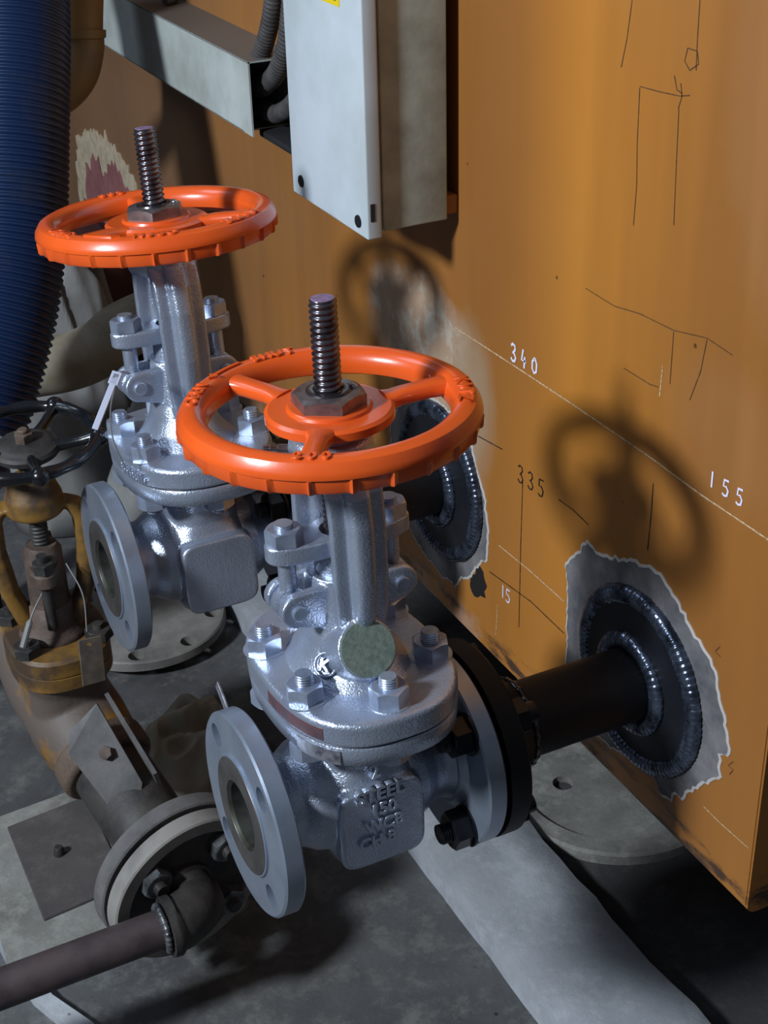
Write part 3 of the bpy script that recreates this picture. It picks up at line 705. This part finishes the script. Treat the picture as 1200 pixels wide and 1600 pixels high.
    if marked:
        for s, x, z, size in (('2', -0.002, 0.0305, 0.0135), ('STEEL', -0.002, 0.0160, 0.0148), ('150', 0.000, 0.0025, 0.0140), ('WCB', 0.000, -0.0108, 0.0132), ('CH 8', -0.006, -0.0236, 0.0130)):
            me = text_mesh(s, size, 0.0018, 0.0005)
            me.transform(Matrix.Translation((x, -0.0490 if z < 0.025 else -0.0440, z)) @ Matrix.Rotation(PI / 2 if z < 0.025 else 1.15, 4, 'X')); link('cast_letters', me, 'silver', V)
    # nameplate strips on the oval flanges
    def strip(name, a0, a1, z0, z1, mt, off=0.0007):
        bm = bmesh.new(); prev = None
        for i in range(25):
            t = a0 + (a1 - a0) * i / 24; ct, s_ = math.cos(t), math.sin(t); n = 2.6
            x = math.copysign(abs(ct) ** (2 / n), ct) * (0.0642 + off) + 0.0025; y = math.copysign(abs(s_) ** (2 / n), s_) * (0.0877 + off)
            row = [bm.verts.new((x, y, z0)), bm.verts.new((x, y, z1)), bm.verts.new((x * 0.97, y * 0.97, z1)), bm.verts.new((x * 0.97, y * 0.97, z0))]
            if prev:
                for k in range(4): q = (k + 1) % 4; bm.faces.new((prev[k], prev[q], row[q], row[k]))
            else: bm.faces.new(row)
            prev = row
        bm.faces.new(prev[::-1]); fin(name, bm, mt, V)
    if marked:
        strip('red_tape', PI * 1.01, PI * 1.24, 0.0925, 0.1020, 'red_tape')
        strip('nameplate', PI * 1.13, PI * 1.30, 0.0755, 0.0862, 'plate_tape')
        bm = bmesh.new()
        eax = Vector((-0.70, -0.52, 0.50)).normalized(); ec = Vector((-0.0265, -0.0265, 0.1225))
        rings(bm, [(0.0078, -0.0016), (0.0092, 0.0002), (0.0082, 0.0014), (0.0068, 0.0004)], 32, ec, eax, close=True)
        fin('cast_emblem', bm, 'silver', V, smooth=True)
        me = text_mesh('K', 0.012, 0.0016, 0.0005); me.transform(Matrix.Translation(ec) @ eax.to_track_quat('Z', 'Y').to_matrix().to_4x4() @ Matrix.Translation((0, -0.0042, 0.0004))); link('cast_letters', me, 'silver', V)
    else:
        bm = bmesh.new()
        for i in range(26):
            t = PI * (1.03 + 0.16 * (i % 9) / 9); n = 2.6; ct, s_ = math.cos(t), math.sin(t)
            x = math.copysign(abs(ct) ** (2 / n), ct) * 0.0652 + 0.0025; y = math.copysign(abs(s_) ** (2 / n), s_) * 0.0884
            s = 0.0012 + 0.0008 * random.random(); z = 0.093 + 0.003 * (i // 9) + random.uniform(-0.0008, 0.0008)
            box(bm, (x - s, y - s, z - s), (x + s, y + s, z + s), 0.0004, 1)
        fin('cast_letters', bm, 'silver', V)
    return V
rad = math.radians
make_valve('front silver gate valve with orange handwheel and raised STEEL 150 lettering on its body', (0, 0, 0), -0.0399, rad(-3),
           [('OPEN', rad(146), 0.0115, False), ('SHUT', rad(92), 0.0115, False), ('200', rad(-121), 0.0115, True), ('KITZ', rad(-24), 0.0135, False)], True)
make_valve('rear silver gate valve with orange handwheel, smooth unlettered body, further along the tank', (0.0065, 0.3324, 0.0246), -0.1046, rad(-36),
           [('OPEN', rad(-108), 0.0115, False), ('SHUT', rad(-165), 0.0115, False), ('KITZ', rad(-58), 0.0135, False), ('200', rad(97), 0.0115, True)], False)
# direction arrows cast into both rims
for v in [x for x in bpy.data.objects if x.name.startswith('handwheel')]:
    base = rad(119) - rad(-3) if v.name == 'handwheel' else rad(-136) - rad(-36)
    bm = bmesh.new(); prev = None
    for i in range(22):
        a = base - 0.18 + 0.36 * i / 21; r = 0.0885; hw_ = 0.0012 if i < 17 else 0.0034 * (21 - i) / 4
        row = [bm.verts.new(((r + s * hw_) * math.cos(a), (r + s * hw_) * math.sin(a), z)) for s, z in ((-1, 0.0085), (-1, 0.0112), (1, 0.0112), (1, 0.0085))]
        if prev:
            for k in range(4): q = (k + 1) % 4; bm.faces.new((prev[k], prev[q], row[q], row[k]))
        else: bm.faces.new(row)
        prev = row
    bm.faces.new(prev[::-1]); fin('raised_arrow', bm, 'orange', v)

# nylon tie hanging on the rear valve, with its thin wire
bm = bmesh.new()
tube(bm, [(-0.044, 0.318, 0.2100), (-0.055, 0.305, 0.2180), (-0.062, 0.297, 0.2160)], 0.0012, 8)
a = Vector((-0.060, 0.297, 0.221)); b = Vector((-0.091, 0.267, 0.192)); d = (b - a).normalized(); s_ = d.cross(Vector((0.37, 0.79, -0.48))).normalized(); t_ = d.cross(s_)
for p, q, wd in ((a, b, 0.0026), (a - d * 0.002, a + d * 0.010, 0.0042)):
    mt_ = Matrix.Identity(4)
    for i in range(3): mt_[i][0] = d[i]; mt_[i][1] = s_[i]; mt_[i][2] = t_[i]
    mt_.translation = (p + q) / 2; L = (q - p).length / 2
    box(bm, (-L, -wd, -0.0008), (L, wd, 0.0008), 0.0004, 1, mt_)
tag(fin('cable_tie', bm, 'tie'), 'pale nylon strap hanging off the gland of the rear silver valve', 'strap')
bm = bmesh.new(); tube(bm, [(-0.060, 0.300, 0.214), (-0.068, 0.300, 0.190), (-0.070, 0.296, 0.165), (-0.064, 0.292, 0.140)], 0.0006, 6)
tag(fin('thin_wire', bm, 'wire'), 'thin pale wire hanging beside the nylon strap on the rear silver valve', 'wire')

# ------------------------------------------------------------------ enclosure, tray and cables on the tank
E = root('control_box', 'tall pale grey metal control box mounted on the tank', 'box', (0.2, 0.365, 0.2975))
bm = bmesh.new(); box(bm, (0.1630, 0.2885, 0.2950), (0.1765, 0.4440, 0.80), 0.0016, 3); lid = kid(fin('lid', bm, 'box_paint'), E)
bm = bmesh.new(); box(bm, (0.1760, 0.3010, 0.3020), (0.1830, 0.4330, 0.795), 0.0005, 1); kid(fin('seal', bm, 'seal'), E)
bm = bmesh.new(); box(bm, (0.1810, 0.2955, 0.2975), (0.2420, 0.4370, 0.80), 0.0015, 3); kid(fin('housing', bm, 'box_side'), E)
for (y, z) in ((0.4235, 0.3101), (0.3060, 0.3068)):
    bm = bmesh.new(); rings(bm, [(0, 0.0020), (0.0035, 0.0020), (0.0052, 0.0012), (0.0056, 0.0)], 24, (0.1630, y, z), -X)
    sc_ = kid(fin('screw', bm, 'screw'), lid, E)
bm = bmesh.new(); box(bm, (0.1660, 0.2880, 0.3105), (0.1700, 0.2890, 0.3255)); kid(fin('slot_label', bm, 'rubber_dark'), E)
bm = bmesh.new(); box(bm, (0.1624, 0.3270, 0.4762), (0.1632, 0.3900, 0.5600)); stk = kid(fin('warning_sticker', bm, 'yellow_label'), E)
stk['label'] = 'yellow sticker'
bm = bmesh.new(); box(bm, (0.1621, 0.3330, 0.4800), (0.1625, 0.3840, 0.4815)); kid(fin('sticker_border', bm, 'ink'), stk, E)
bm = bmesh.new(); box(bm, (0.2420, 0.3000, 0.3000), (W, 0.3280, 0.3170), 0.0015, 2); kid(fin('mounting_bracket', bm, 'tank'), E)
bm = bmesh.new(); box(bm, (0.2420, 0.325, 0.300), (W, 0.430, 0.795), 0.0); kid(fin('gap_filler', bm, 'rubber_dark'), E)  # dark filler added for the shade in the gap between housing and tank

T = root('cable_tray', 'dusty pale grey metal cable tray with an open end, left of the control box', 'tray', (0.2, 0.632, 0.295))
bm = bmesh.new(); th = 0.0018
box(bm, (0.200, 0.632, 0.295), (0.200 + th, 1.66, 0.370)); box(bm, (0.200, 0.632, 0.3685), (W, 1.66, 0.3703)); box(bm, (0.200, 0.655, 0.2950), (W, 1.66, 0.2965)); box(bm, (W - th, 0.632, 0.295), (W, 1.66, 0.370))
kid(fin('duct', bm, 'tray'), T)
bm = bmesh.new(); box(bm, (0.1965, 1.28, 0.2935), (W, 1.31, 0.3725), 0.001, 1); kid(fin('joint_strap', bm, 'tray'), T)
bm = bmesh.new(); tube(bm, [(0.226, 0.95, 0.377), (0.235, 0.955, 0.3765), (0.243, 0.963, 0.377)], 0.006, 10); kid(fin('clamp', bm, 'dusty'), T)

def conduit(pts, r, label):
    bm = bmesh.new(); tube(bm, pts, r, 22, True, rf=lambda s, t: r * (1 + 0.035 * math.sin(s * 2 * PI / 0.0045)), sub=80)
    return tag(fin('conduit_cable', bm, 'cable', angle=80), label, 'cable', 'conduit cables at the open end of the tray')
conduit([(0.222, 0.92, 0.354), (0.222, 0.72, 0.352), (0.222, 0.665, 0.362), (0.222, 0.632, 0.392), (0.222, 0.607, 0.436), (0.222, 0.59, 0.52), (0.222, 0.585, 0.70), (0.222, 0.585, 1.25)], 0.0092, 'leftmost and topmost grey conduit cable curving up out of the tray')
conduit([(0.226, 0.92, 0.333), (0.226, 0.70, 0.331), (0.226, 0.645, 0.345), (0.226, 0.607, 0.372), (0.226, 0.580, 0.415), (0.226, 0.56, 0.50), (0.226, 0.555, 0.70), (0.226, 0.555, 1.25)], 0.0098, 'middle grey conduit cable curving up behind the control box')
conduit([(0.230, 0.92, 0.311), (0.230, 0.68, 0.310), (0.230, 0.62, 0.320), (0.230, 0.575, 0.348), (0.230, 0.545, 0.39), (0.230, 0.53, 0.50), (0.230, 0.525, 0.70), (0.230, 0.525, 1.25)], 0.0092, 'lowest grey conduit cable, nearest the control box')
bm = bmesh.new(); box(bm, (0.214, 0.560, 0.290), (0.2540, 0.650, 0.2975), 0.002, 2); box(bm, (0.238, 0.545, 0.2975), (0.2540, 0.562, 0.325), 0.002, 2)
tag(fin('rubber_offcut', bm, 'rubber_dark'), 'black rubber strip at the open end of the cable tray', 'strip')

# ------------------------------------------------------------------ upper left: hose and ochre pipe
bm = bmesh.new()
tube(bm, [(0.060, 0.98, 0.62), (0.038, 0.895, 0.439), (-0.002, 0.82, 0.29), (-0.039, 0.764, 0.171), (-0.084, 0.722, 0.077), (-0.145, 0.70, -0.018), (-0.24, 0.70, -0.10), (-0.36, 0.72, -0.16)], 0.061, 48, True, rf=lambda s, t: 0.0602 + 0.0017 * math.sin(s * 2 * PI / 0.0072), sub=150)
tag(fin('corrugated_hose', bm, 'hose', angle=80), 'thick dark blue corrugated hose hanging at the left edge', 'hose')
Pp = root('ochre_pipe', 'ochre painted pipe with an elbow bending behind the blue hose', 'pipe', (0.12, 0.975, 0.33))
bm = bmesh.new(); tube(bm, [(0.150, 1.00, 0.62), (0.146, 0.99, 0.45), (0.130, 0.978, 0.345)], 0.0245, 32); kid(fin('pipe', bm, 'elbow_yellow'), Pp)
bm = bmesh.new(); tube(bm, [(0.131, 0.979, 0.350), (0.130, 0.978, 0.343), (0.127, 0.976, 0.326), (0.114, 0.972, 0.300), (0.088, 0.972, 0.281), (0.055, 0.985, 0.275), (0.01, 1.00, 0.275)], 0.0255, 32, rf=lambda s, t: 0.0278 if s < 0.009 else 0.0255); kid(fin('elbow', bm, 'elbow_yellow'), Pp)

# ------------------------------------------------------------------ old valve, lower left
OX, OY = -0.115, 0.433
OV = root('old_gate_valve', 'old dirty yellow gate valve with a black handwheel, left of the silver valves', 'valve', (OX, OY, -0.22))
OL = Vector((OX, OY, -0.22))
HW = bpy.data.objects.new('handwheel', None); C.objects.link(HW); HW.parent = OV; HW.location = (0, 0, 0.334); HW.rotation_euler = (rad(3), rad(-2), 0)
bm = bmesh.new(); vs = []; rows = []
for i in range(120):
    a = 2 * PI * i / 120; r = 0.0055 + 0.0006 * math.sin(a * 11)
    rows.append([bm.verts.new(((0.0645 + r * math.cos(b)) * math.cos(a), (0.0645 + r * math.cos(b)) * math.sin(a), r * 1.1 * math.sin(b))) for b in [2 * PI * j / 14 for j in range(14)]])
for i in range(120):
    for j in range(14): bm.faces.new((rows[i][j], rows[i][(j + 1) % 14], rows[(i + 1) % 120][(j + 1) % 14], rows[(i + 1) % 120][j]))
fin('rim', bm, 'black_gloss', HW, smooth=True)
for k in range(5):
    a = rad(50) - k * 2 * PI / 5; d = Vector((math.cos(a), math.sin(a), 0))
    bm = bmesh.new(); tube(bm, [d * 0.024 - Z * 0.007, d * 0.045 - Z * 0.004, d * 0.064], 0.005, 14, rf=lambda s, t: 0.0062 - 0.0016 * math.sin(t * PI)); sp_ = fin('spoke', bm, 'black_gloss', HW, smooth=True)
    bm = bmesh.new(); bmesh.ops.create_icosphere(bm, subdivisions=3, radius=0.0088, matrix=Matrix.Translation(d * 0.0665)); fin('knob', bm, 'black_gloss', HW, smooth=True)
bm = bmesh.new(); rings(bm, [(0, 0.001), (0.020, 0.001), (0.024, -0.0005), (0.0245, -0.001), (0.0290, -0.003), (0.0308, -0.006), (0.0295, -0.011), (0.012, -0.013), (0.012, -0.024), (0, -0.024)], 48); fin('hub', bm, 'dusty_dark', HW)
bm = bmesh.new(); hexnut(bm, 0.0088, 0.0085, (0, 0, 0.001), Z, 0.3); rings(bm, [(0, 0.013), (0.004, 0.013), (0.005, 0.012), (0.005, 0.009)], 16); fin('hub_nut', bm, 'rust', HW)
bm = bmesh.new(); thread(bm, 0.0085, 0.0012, 0.004, 0.12, 0.318, seg=24, per=6); fin('stem', bm, 'dusty_dark', OV, angle=50)
bm = bmesh.new()                # yoke
S = [((0, 0, z), r, r, 2, X, Y) for z, r in ((0.262, 0.024), (0.265, 0.0265), (0.280, 0.0265), (0.286, 0.024), (0.294, 0.021), (0.300, 0.018))]
loft(bm, S, 40)
dv = Vector((0.97, -0.25, 0)).normalized(); nv = Vector((0.25, 0.97, 0))
for s in (-1, 1):
    S = []
    for z, r, wx in ((0.134, 0.020, 0.012), (0.150, 0.025, 0.012), (0.180, 0.0350, 0.011), (0.225, 0.0405, 0.0105), (0.255, 0.0400, 0.011), (0.268, 0.034, 0.011), (0.272, 0.024, 0.010)):
        S.append((dv * s * r + Z * z, wx * 0.8, 0.0125, 2.6, dv, nv))
    loft(bm, S, 24)
cast('yoke', bm, 'yellow_old', OV, 0.0018, 4)
bm = bmesh.new(); S = [((0, 0, z), a_, b_, 2.3, dv, nv) for z, a_, b_ in ((0.196, 0.014, 0.033), (0.199, 0.016, 0.036), (0.210, 0.016, 0.036), (0.213, 0.014, 0.033))]; loft(bm, S, 40)
rings(bm, [(0, 0.150), (0.019, 0.150), (0.018, 0.222), (0.014, 0.228), (0, 0.228)], 30); fin('gland', bm, 'rust', OV)
for s in (-1, 1):
    p = nv * s * 0.026; bm = bmesh.new(); rings(bm, [(0, 0.150), (0.005, 0.150), (0.005, 0.230), (0, 0.230)], 16, (p.x, p.y, 0)); g_ = fin('gland_bolt', bm, 'dusty_dark', OV)
    bm = bmesh.new(); hexnut(bm, 0.0105, 0.010, (p.x, p.y, 0.213), Z, 0.4); fin('nut', bm, 'dusty_dark', g_, angle=25)
bm = bmesh.new()                # bonnet
S = [((0, 0, z), a_, b_, 2.6, X, Y) for z, a_, b_ in ((0.098, 0.046, 0.058), (0.100, 0.048, 0.060), (0.1135, 0.048, 0.060), (0.1145, 0.046, 0.058), (0.1155, 0.048, 0.060), (0.130, 0.048, 0.060), (0.133, 0.045, 0.057))]; loft(bm, S, 56)
fin('bonnet_flange', bm, 'yellow_old', OV)
bm = bmesh.new(); rings(bm, [(0, 0.130), (0.036, 0.131), (0.030, 0.137), (0.024, 0.148), (0.021, 0.165), (0, 0.168)], 32); fin('bonnet', bm, 'rust', OV, smooth=True)
for px_, py_ in ((-0.034, -0.030), (0.034, -0.034), (-0.034, 0.034), (0.034, 0.034)):
    bm = bmesh.new(); hexnut(bm, 0.0135, 0.010, (px_, py_, 0.133), Z, px_ * 20); rings(bm, [(0, 0.148), (0.005, 0.148), (0.006, 0.140)], 14, (px_, py_, 0)); fin('bonnet_bolt', bm, 'dusty_dark', OV, angle=25)
AX = Vector((0.038, -0.190, -0.078)).normalized(); AU = Vector((AX.y, -AX.x, 0)).normalized(); AV = AX.cross(AU); AO = Z * 0.044
bm = bmesh.new()                # body
S = [((0, 0, z), a_, b_, 2.8, X, Y) for z, a_, b_ in ((-0.020, 0.022, 0.028), (-0.012, 0.032, 0.042), (0.012, 0.040, 0.050), (0.060, 0.040, 0.050), (0.085, 0.040, 0.051), (0.100, 0.044, 0.056))]; loft(bm, S, 40)
S = [(AO + AX * t, r, r, 2, AU, AV) for t, r in ((-0.10, 0.036), (-0.03, 0.046), (0.03, 0.047), (0.060, 0.044), (0.070, 0.044), (0.080, 0.044), (0.082, 0.040))]; loft(bm, S, 40)
cast('body', bm, 'rust_yellow', OV, 0.002, 6)
bm = bmesh.new(); S = [(AO + AX * t, r, r, 2, AU, AV) for t, r in ((0.060, 0.045), (0.064, 0.047), (0.084, 0.047), (0.088, 0.043))]; loft(bm, S, 40); cast('end_collar', bm, 'rust', OV, 0.002, 3)
# tag on wire
bm = bmesh.new(); tube(bm, [Vector((-0.100, 0.408, -0.005)) - OL, Vector((-0.094, 0.385, -0.028)) - OL, Vector((-0.098, 0.372, -0.060)) - OL], 0.0007, 6); fin('tag_wire', bm, 'wire', OV)
bm = bmesh.new(); mt_ = Matrix.Translation(Vector((-0.0985, 0.366, -0.088)) - OL) @ Matrix.Rotation(rad(-10), 4, 'X') @ Matrix.Rotation(rad(8), 4, 'Z') @ Matrix.Rotation(rad(5), 4, 'Y')
box(bm, (-0.0115, -0.0008, -0.024), (0.0115, 0.0008, 0.022), 0.0004, 1, mt_); o = fin('tag_plate', bm, 'tag', OV); drill(o, [(Vector((-0.0985, 0.366, -0.072)) - OL, Y, 0.0022, 0.02)])
bm = bmesh.new(); tube(bm, [Vector((-0.125, 0.41, -0.030)) - OL, Vector((-0.140, 0.40, -0.045)) - OL, Vector((-0.155, 0.39, -0.070)) - OL], 0.0011, 8, rf=lambda s, t: 0.0009 if t < 0.6 else 0.0030); fin('seal_wire', bm, 'wire', OV)

# flanged pipework in front of the old valve
PW = root('old_pipework', 'dusty flanged pipe with elbow and thin brown pipe leading off to the lower left', 'pipe', (-0.077, 0.224, -0.249))
PL = Vector((-0.077, 0.224, -0.249))
def pw(bm, name, mt, parent=PW, **k):
    bmesh.ops.translate(bm, vec=-PL, verts=bm.verts[:]); return fin(name, bm, mt, parent, **k)
cA = OL + AO + AX * 0.085; AX = Vector((0.038, -0.209, -0.020)).normalized(); AU = Vector((AX.y, -AX.x, 0)).normalized(); AV = AX.cross(AU); bm = bmesh.new(); tube(bm, [cA, cA.lerp(PL, 0.6), PL + AX * -0.03, PL + AX * -0.004], 0.0375, 36); pw(bm, 'reducer_pipe', 'dusty_dark')
for t0, nm in ((-0.021, 'rear_flange'), (0.001, 'front_flange')):
    bm = bmesh.new()
    if t0 < 0: pr = [(0, t0), (0.0775, t0), (0.079, t0 + 0.0015), (0.079, t0 + 0.0165), (0.0775, t0 + 0.018), (0, t0 + 0.018)]
    else: pr = [(0, t0), (0.0755, t0), (0.0775, t0 + 0.0015), (0.0775, t0 + 0.0165), (0.076, t0 + 0.018), (0.064, t0 + 0.018), (0.063, t0 + 0.0165), (0.0625, t0 + 0.0125), (0, t0 + 0.0125)]
    rings(bm, pr, 80, PL, AX); f_ = pw(bm, nm, 'white_dust' if t0 > 0 else 'dusty')
bm = bmesh.new(); rings(bm, [(0, 0), (0.070, 0), (0.070, 0.004), (0, 0.004)], 60, PL - AX * 0.003, AX); pw(bm, 'gasket', 'rubber_dark')
bm = bmesh.new(); rings(bm, [(0, 0), (0.0618, 0), (0.0610, 0.0014), (0, 0.0014)], 60, PL + AX * 0.0133, AX); pw(bm, 'flange_recess', 'dusty_dark')
for k in range(4):
    a = rad(47) + k * PI / 2; p = PL + (AU * math.cos(a) + AV * math.sin(a)) * 0.0500
    bm = bmesh.new(); thread(bm, 0.0070, 0.0007, 0.002, 0, 0.066, p - AX * 0.032, AX, seg=18, per=5); b_ = pw(bm, 'flange_bolt', 'dusty_dark')
    bm = bmesh.new(); hexnut(bm, 0.0145, 0.0125, p + AX * 0.0147, AX, 0.5 + k); pw(bm, 'nut', 'grey_nut', b_, angle=25)
    bm = bmesh.new(); hexnut(bm, 0.0145, 0.0125, p - AX * 0.021, -AX, 0.3 + k); pw(bm, 'nut', 'grey_nut', b_, angle=25)
e0 = PL + AX * 0.014 + Vector((-0.006, 0, 0.003))
bm = bmesh.new(); tube(bm, [e0, e0 + AX * 0.006, e0 + AX * 0.024, Vector((-0.0825, 0.176, -0.2450)), Vector((-0.100, 0.1665, -0.2445)), Vector((-0.112, 0.1660, -0.2442))], 0.0245, 32, rf=lambda s, t: 0.0275 if (s < 0.006 or t > 0.86) else 0.0245); pw(bm, 'elbow', 'dusty_dark', angle=50)
bm = bmesh.new(); bead(bm, 0.0183, 0.0048, (-0.1155, 0.1660, -0.2442), X, 26, amp=0.2); pw(bm, 'weld_bead', 'grey_nut', angle=60)
bm = bmesh.new(); tube(bm, [(-0.112, 0.1660, -0.2442), (-0.45, 0.1620, -0.2445)], 0.0172, 32); pw(bm, 'small_pipe', 'rust_pipe')
# saddle plates over the pipe
def slabq(bm, q, th_):
    q = [Vector(p) for p in q]; n_ = (q[1] - q[0]).cross(q[-1] - q[0]).normalized() * th_
    A = [bm.verts.new(p) for p in q]; B = [bm.verts.new(p - n_) for p in q]; bm.faces.new(A); bm.faces.new(B[::-1])
    for i in range(len(q)): j = (i + 1) % len(q); bm.faces.new((A[i], B[i], B[j], A[j]))
bm = bmesh.new(); slabq(bm, [(-0.104, 0.345, -0.122), (-0.084, 0.293, -0.186), (-0.090, 0.286, -0.200), (-0.111, 0.288, -0.216), (-0.139, 0.333, -0.160), (-0.133, 0.345, -0.145)], 0.004); bp = pw(bm, 'saddle_plate', 'dusty')
bm = bmesh.new(); slabq(bm, [(-0.0965, 0.345, -0.115), (-0.074, 0.291, -0.180), (-0.069, 0.294, -0.200), (-0.089, 0.345, -0.140)], -0.004); pw(bm, 'saddle_plate', 'dusty')
bm = bmesh.new(); hexnut(bm, 0.007, 0.006, (-0.107, 0.316, -0.160), (-0.62, -0.42, 0.66)); pw(bm, 'saddle_bolt', 'rust', bp)

# ------------------------------------------------------------------ floor items
def disc(label, x, y, z, R, holes, mt='white_dust', rim=0.0):
    bm = bmesh.new(); pr = [(0, FZ), (R * 0.6, FZ), (R * 0.6, z - 0.013), (R, z - 0.013), (R, z - 0.002), (R - 0.002, z)] if not rim else [(0, FZ), (R, FZ), (R, z - 0.003), (R - 0.003, z)]
    if rim: pr += [(R - rim, z), (R - rim - 0.004, z - 0.006), (0, z - 0.006)]
    else: pr += [(0, z)]
    rings(bm, pr, 96, (x, y, 0), Z); o = fin('blind_flange', bm, mt); drill(o, [((hx, hy, z), Z, hr, 0.036) for hx, hy, hr in holes])
    return tag(o, label, 'flange')
disc('pale dusty drilled disc lying on the floor under the rear silver valve', 0.067, 0.795, -0.340, 0.106, [(0.067 + 0.0900 * math.cos(a), 0.795 + 0.0900 * math.sin(a), 0.0105) for a in [rad(-113 + 44 * k) for k in range(8)]] + [(0.062, 0.758, 0.006)])
disc('pale grey drilled disc on the floor beneath the tank edge', 0.425, 0.262, -0.356, 0.125, [(0.376, 0.283, 0.0115), (0.47, 0.24, 0.0115)], 'slab', rim=0.022)

pad = root('floor_cover', 'square brown grey cover plate set in a pale concrete frame on the floor', 'cover', (-0.15, 0.42, FZ))
bm = bmesh.new(); pts = [(-0.226, 0.512), (-0.075, 0.522), (-0.045, 0.285), (-0.235, 0.275)]
def prism(bm, pts, z0, z1):
    A = [bm.verts.new((x, y, z1)) for x, y in pts]; B = [bm.verts.new((x, y, z0)) for x, y in pts]; bm.faces.new(A); bm.faces.new(B[::-1])
    for i in range(len(pts)): j = (i + 1) % len(pts); bm.faces.new((A[i], B[i], B[j], A[j]))
prism(bm, pts, FZ, -0.351); bmesh.ops.bevel(bm, geom=bm.edges[:], offset=0.004, segments=2, affect='EDGES'); kid(fin('concrete_frame', bm, 'slab'), pad)
bm = bmesh.new(); prism(bm, [(-0.187, 0.488), (-0.098, 0.497), (-0.100, 0.345), (-0.189, 0.336)], -0.352, -0.3485); bmesh.ops.bevel(bm, geom=bm.edges[:], offset=0.001, segments=1, affect='EDGES'); kid(fin('cover_plate', bm, 'hatch'), pad)
bm = bmesh.new(); rings(bm, [(0, 0.010), (0.004, 0.010), (0.005, 0.008), (0.0055, 0)], 16, (-0.150, 0.420, -0.3485), (0.1, 0, 1)); kid(fin('cover_bolt', bm, 'dusty_dark'), pad)
STRIP = [(-0.238, 0.370), (-0.224, 0.366), (-0.218, 0.300), (-0.206, 0.250), (-0.182, 0.200), (-0.173, 0.150), (-0.184, 0.152), (-0.202, 0.200), (-0.224, 0.255), (-0.233, 0.310)]
bm = bmesh.new(); prism(bm, STRIP, FZ, -0.360); tag(fin('concrete_chip', bm, 'curb'), 'narrow pale concrete strip at the lower left edge beside the brown pipe', 'concrete')

def heap(name, label, cat, cx_, cy_, rx, ry, h, seed, mt, fold=1.0, z0=FZ, n=70, rot=0, sharp=1.0):
    bm = bmesh.new(); rows = []
    for j in range(n + 1):
        row = []
        for i in range(n + 1):
            u = i / n * 2 - 1; v = j / n * 2 - 1; x = u * math.sqrt(1 - v * v / 2); y = v * math.sqrt(1 - u * u / 2); r = min(1, math.hypot(x, y))
            env = (1 - r ** 2.2) ** 0.7 if r < 1 else 0
            f = noise.multi_fractal(Vector((x * 1.6, y * 1.6, seed)), 1.0, 2.0, 3) * 0.25 + 0.35 * (1 - abs(noise.noise(Vector((x * 2.3 + seed, y * 2.3, 4)))) * 2.2 * sharp)
            z = z0 + 0.003 + h * env * (0.55 + fold * f)
            px, py = x * rx, y * ry; c_, s_ = math.cos(rot), math.sin(rot)
            row.append(bm.verts.new((cx_ + px * c_ - py * s_, cy_ + px * s_ + py * c_, max(z, z0 + 0.0005))))
        rows.append(row)
    for A, B in zip(rows, rows[1:]):
        for i in range(n): bm.faces.new((A[i], A[i + 1], B[i + 1], B[i]))
    # closed underside
    rim_ = rows[0] + [r[-1] for r in rows[1:]] + rows[-1][-2::-1] + [r[0] for r in rows[-2:0:-1]]
    bm.faces.new(rim_[::-1])
    return tag(fin(name, bm, mt, smooth=True), label, cat)
heap('crumpled_cloth', 'grey brown crumpled cloth on the floor behind the front valve outlet', 'cloth', 0.030, 0.500, 0.085, 0.070, 0.085, 3.1, 'sheet_brown', 0.9)
heap('plastic_sheet', 'dusty grey plastic sheet heaped on the floor behind the rear silver valve', 'sheet', 0.215, 0.985, 0.15, 0.085, 0.21, 8.3, 'sheet', 1.2)
heap('plastic_sheet', 'taller grey plastic sheet bundled at the wall behind the blue hose', 'sheet', 0.100, 1.145, 0.11, 0.07, 0.47, 5.7, 'sheet', 0.8)
BP = root('dusty_pipe', 'dusty beige pipe rising behind the rear silver valve', 'pipe', (0.02, 0.87, 0.0))
bm = bmesh.new(); tube(bm, [(-0.16, 0.93, -0.030), (-0.03, 0.895, -0.018), (0.035, 0.880, -0.014), (0.075, 0.872, -0.002), (0.105, 0.865, 0.018), (0.145, 0.855, 0.032), (0.190, 0.85, 0.034)], 0.035, 32); kid(fin('pipe', bm, 'sheet_brown', smooth=True), BP)
bm = bmesh.new(); tube(bm, [(-0.10, 0.93, -0.37), (-0.10, 0.93, -0.03)], 0.018, 20); kid(fin('pipe_stand', bm, 'dusty_dark'), BP)
bm = bmesh.new(); box(bm, (0.12, 1.22, -0.37), (0.235, 1.50, -0.02), 0.01, 2); tag(fin('painted_block', bm, 'dark_red'), 'dark red painted block in shadow beside the tank, below the torn patch', 'block')
# odd bits
bm = bmesh.new(); mt_ = Matrix.Translation((-0.0705, 0.070, 0.047)) @ Matrix.Rotation(rad(35), 4, 'X')
box(bm, (-0.0009, -0.016, -0.0045), (0.0009, 0.016, 0.0045), 0.0004, 1, mt_)
tag(fin('metal_clip', bm, 'plate_tape'), 'small pale metal clip behind the open flange of the front valve', 'clip')
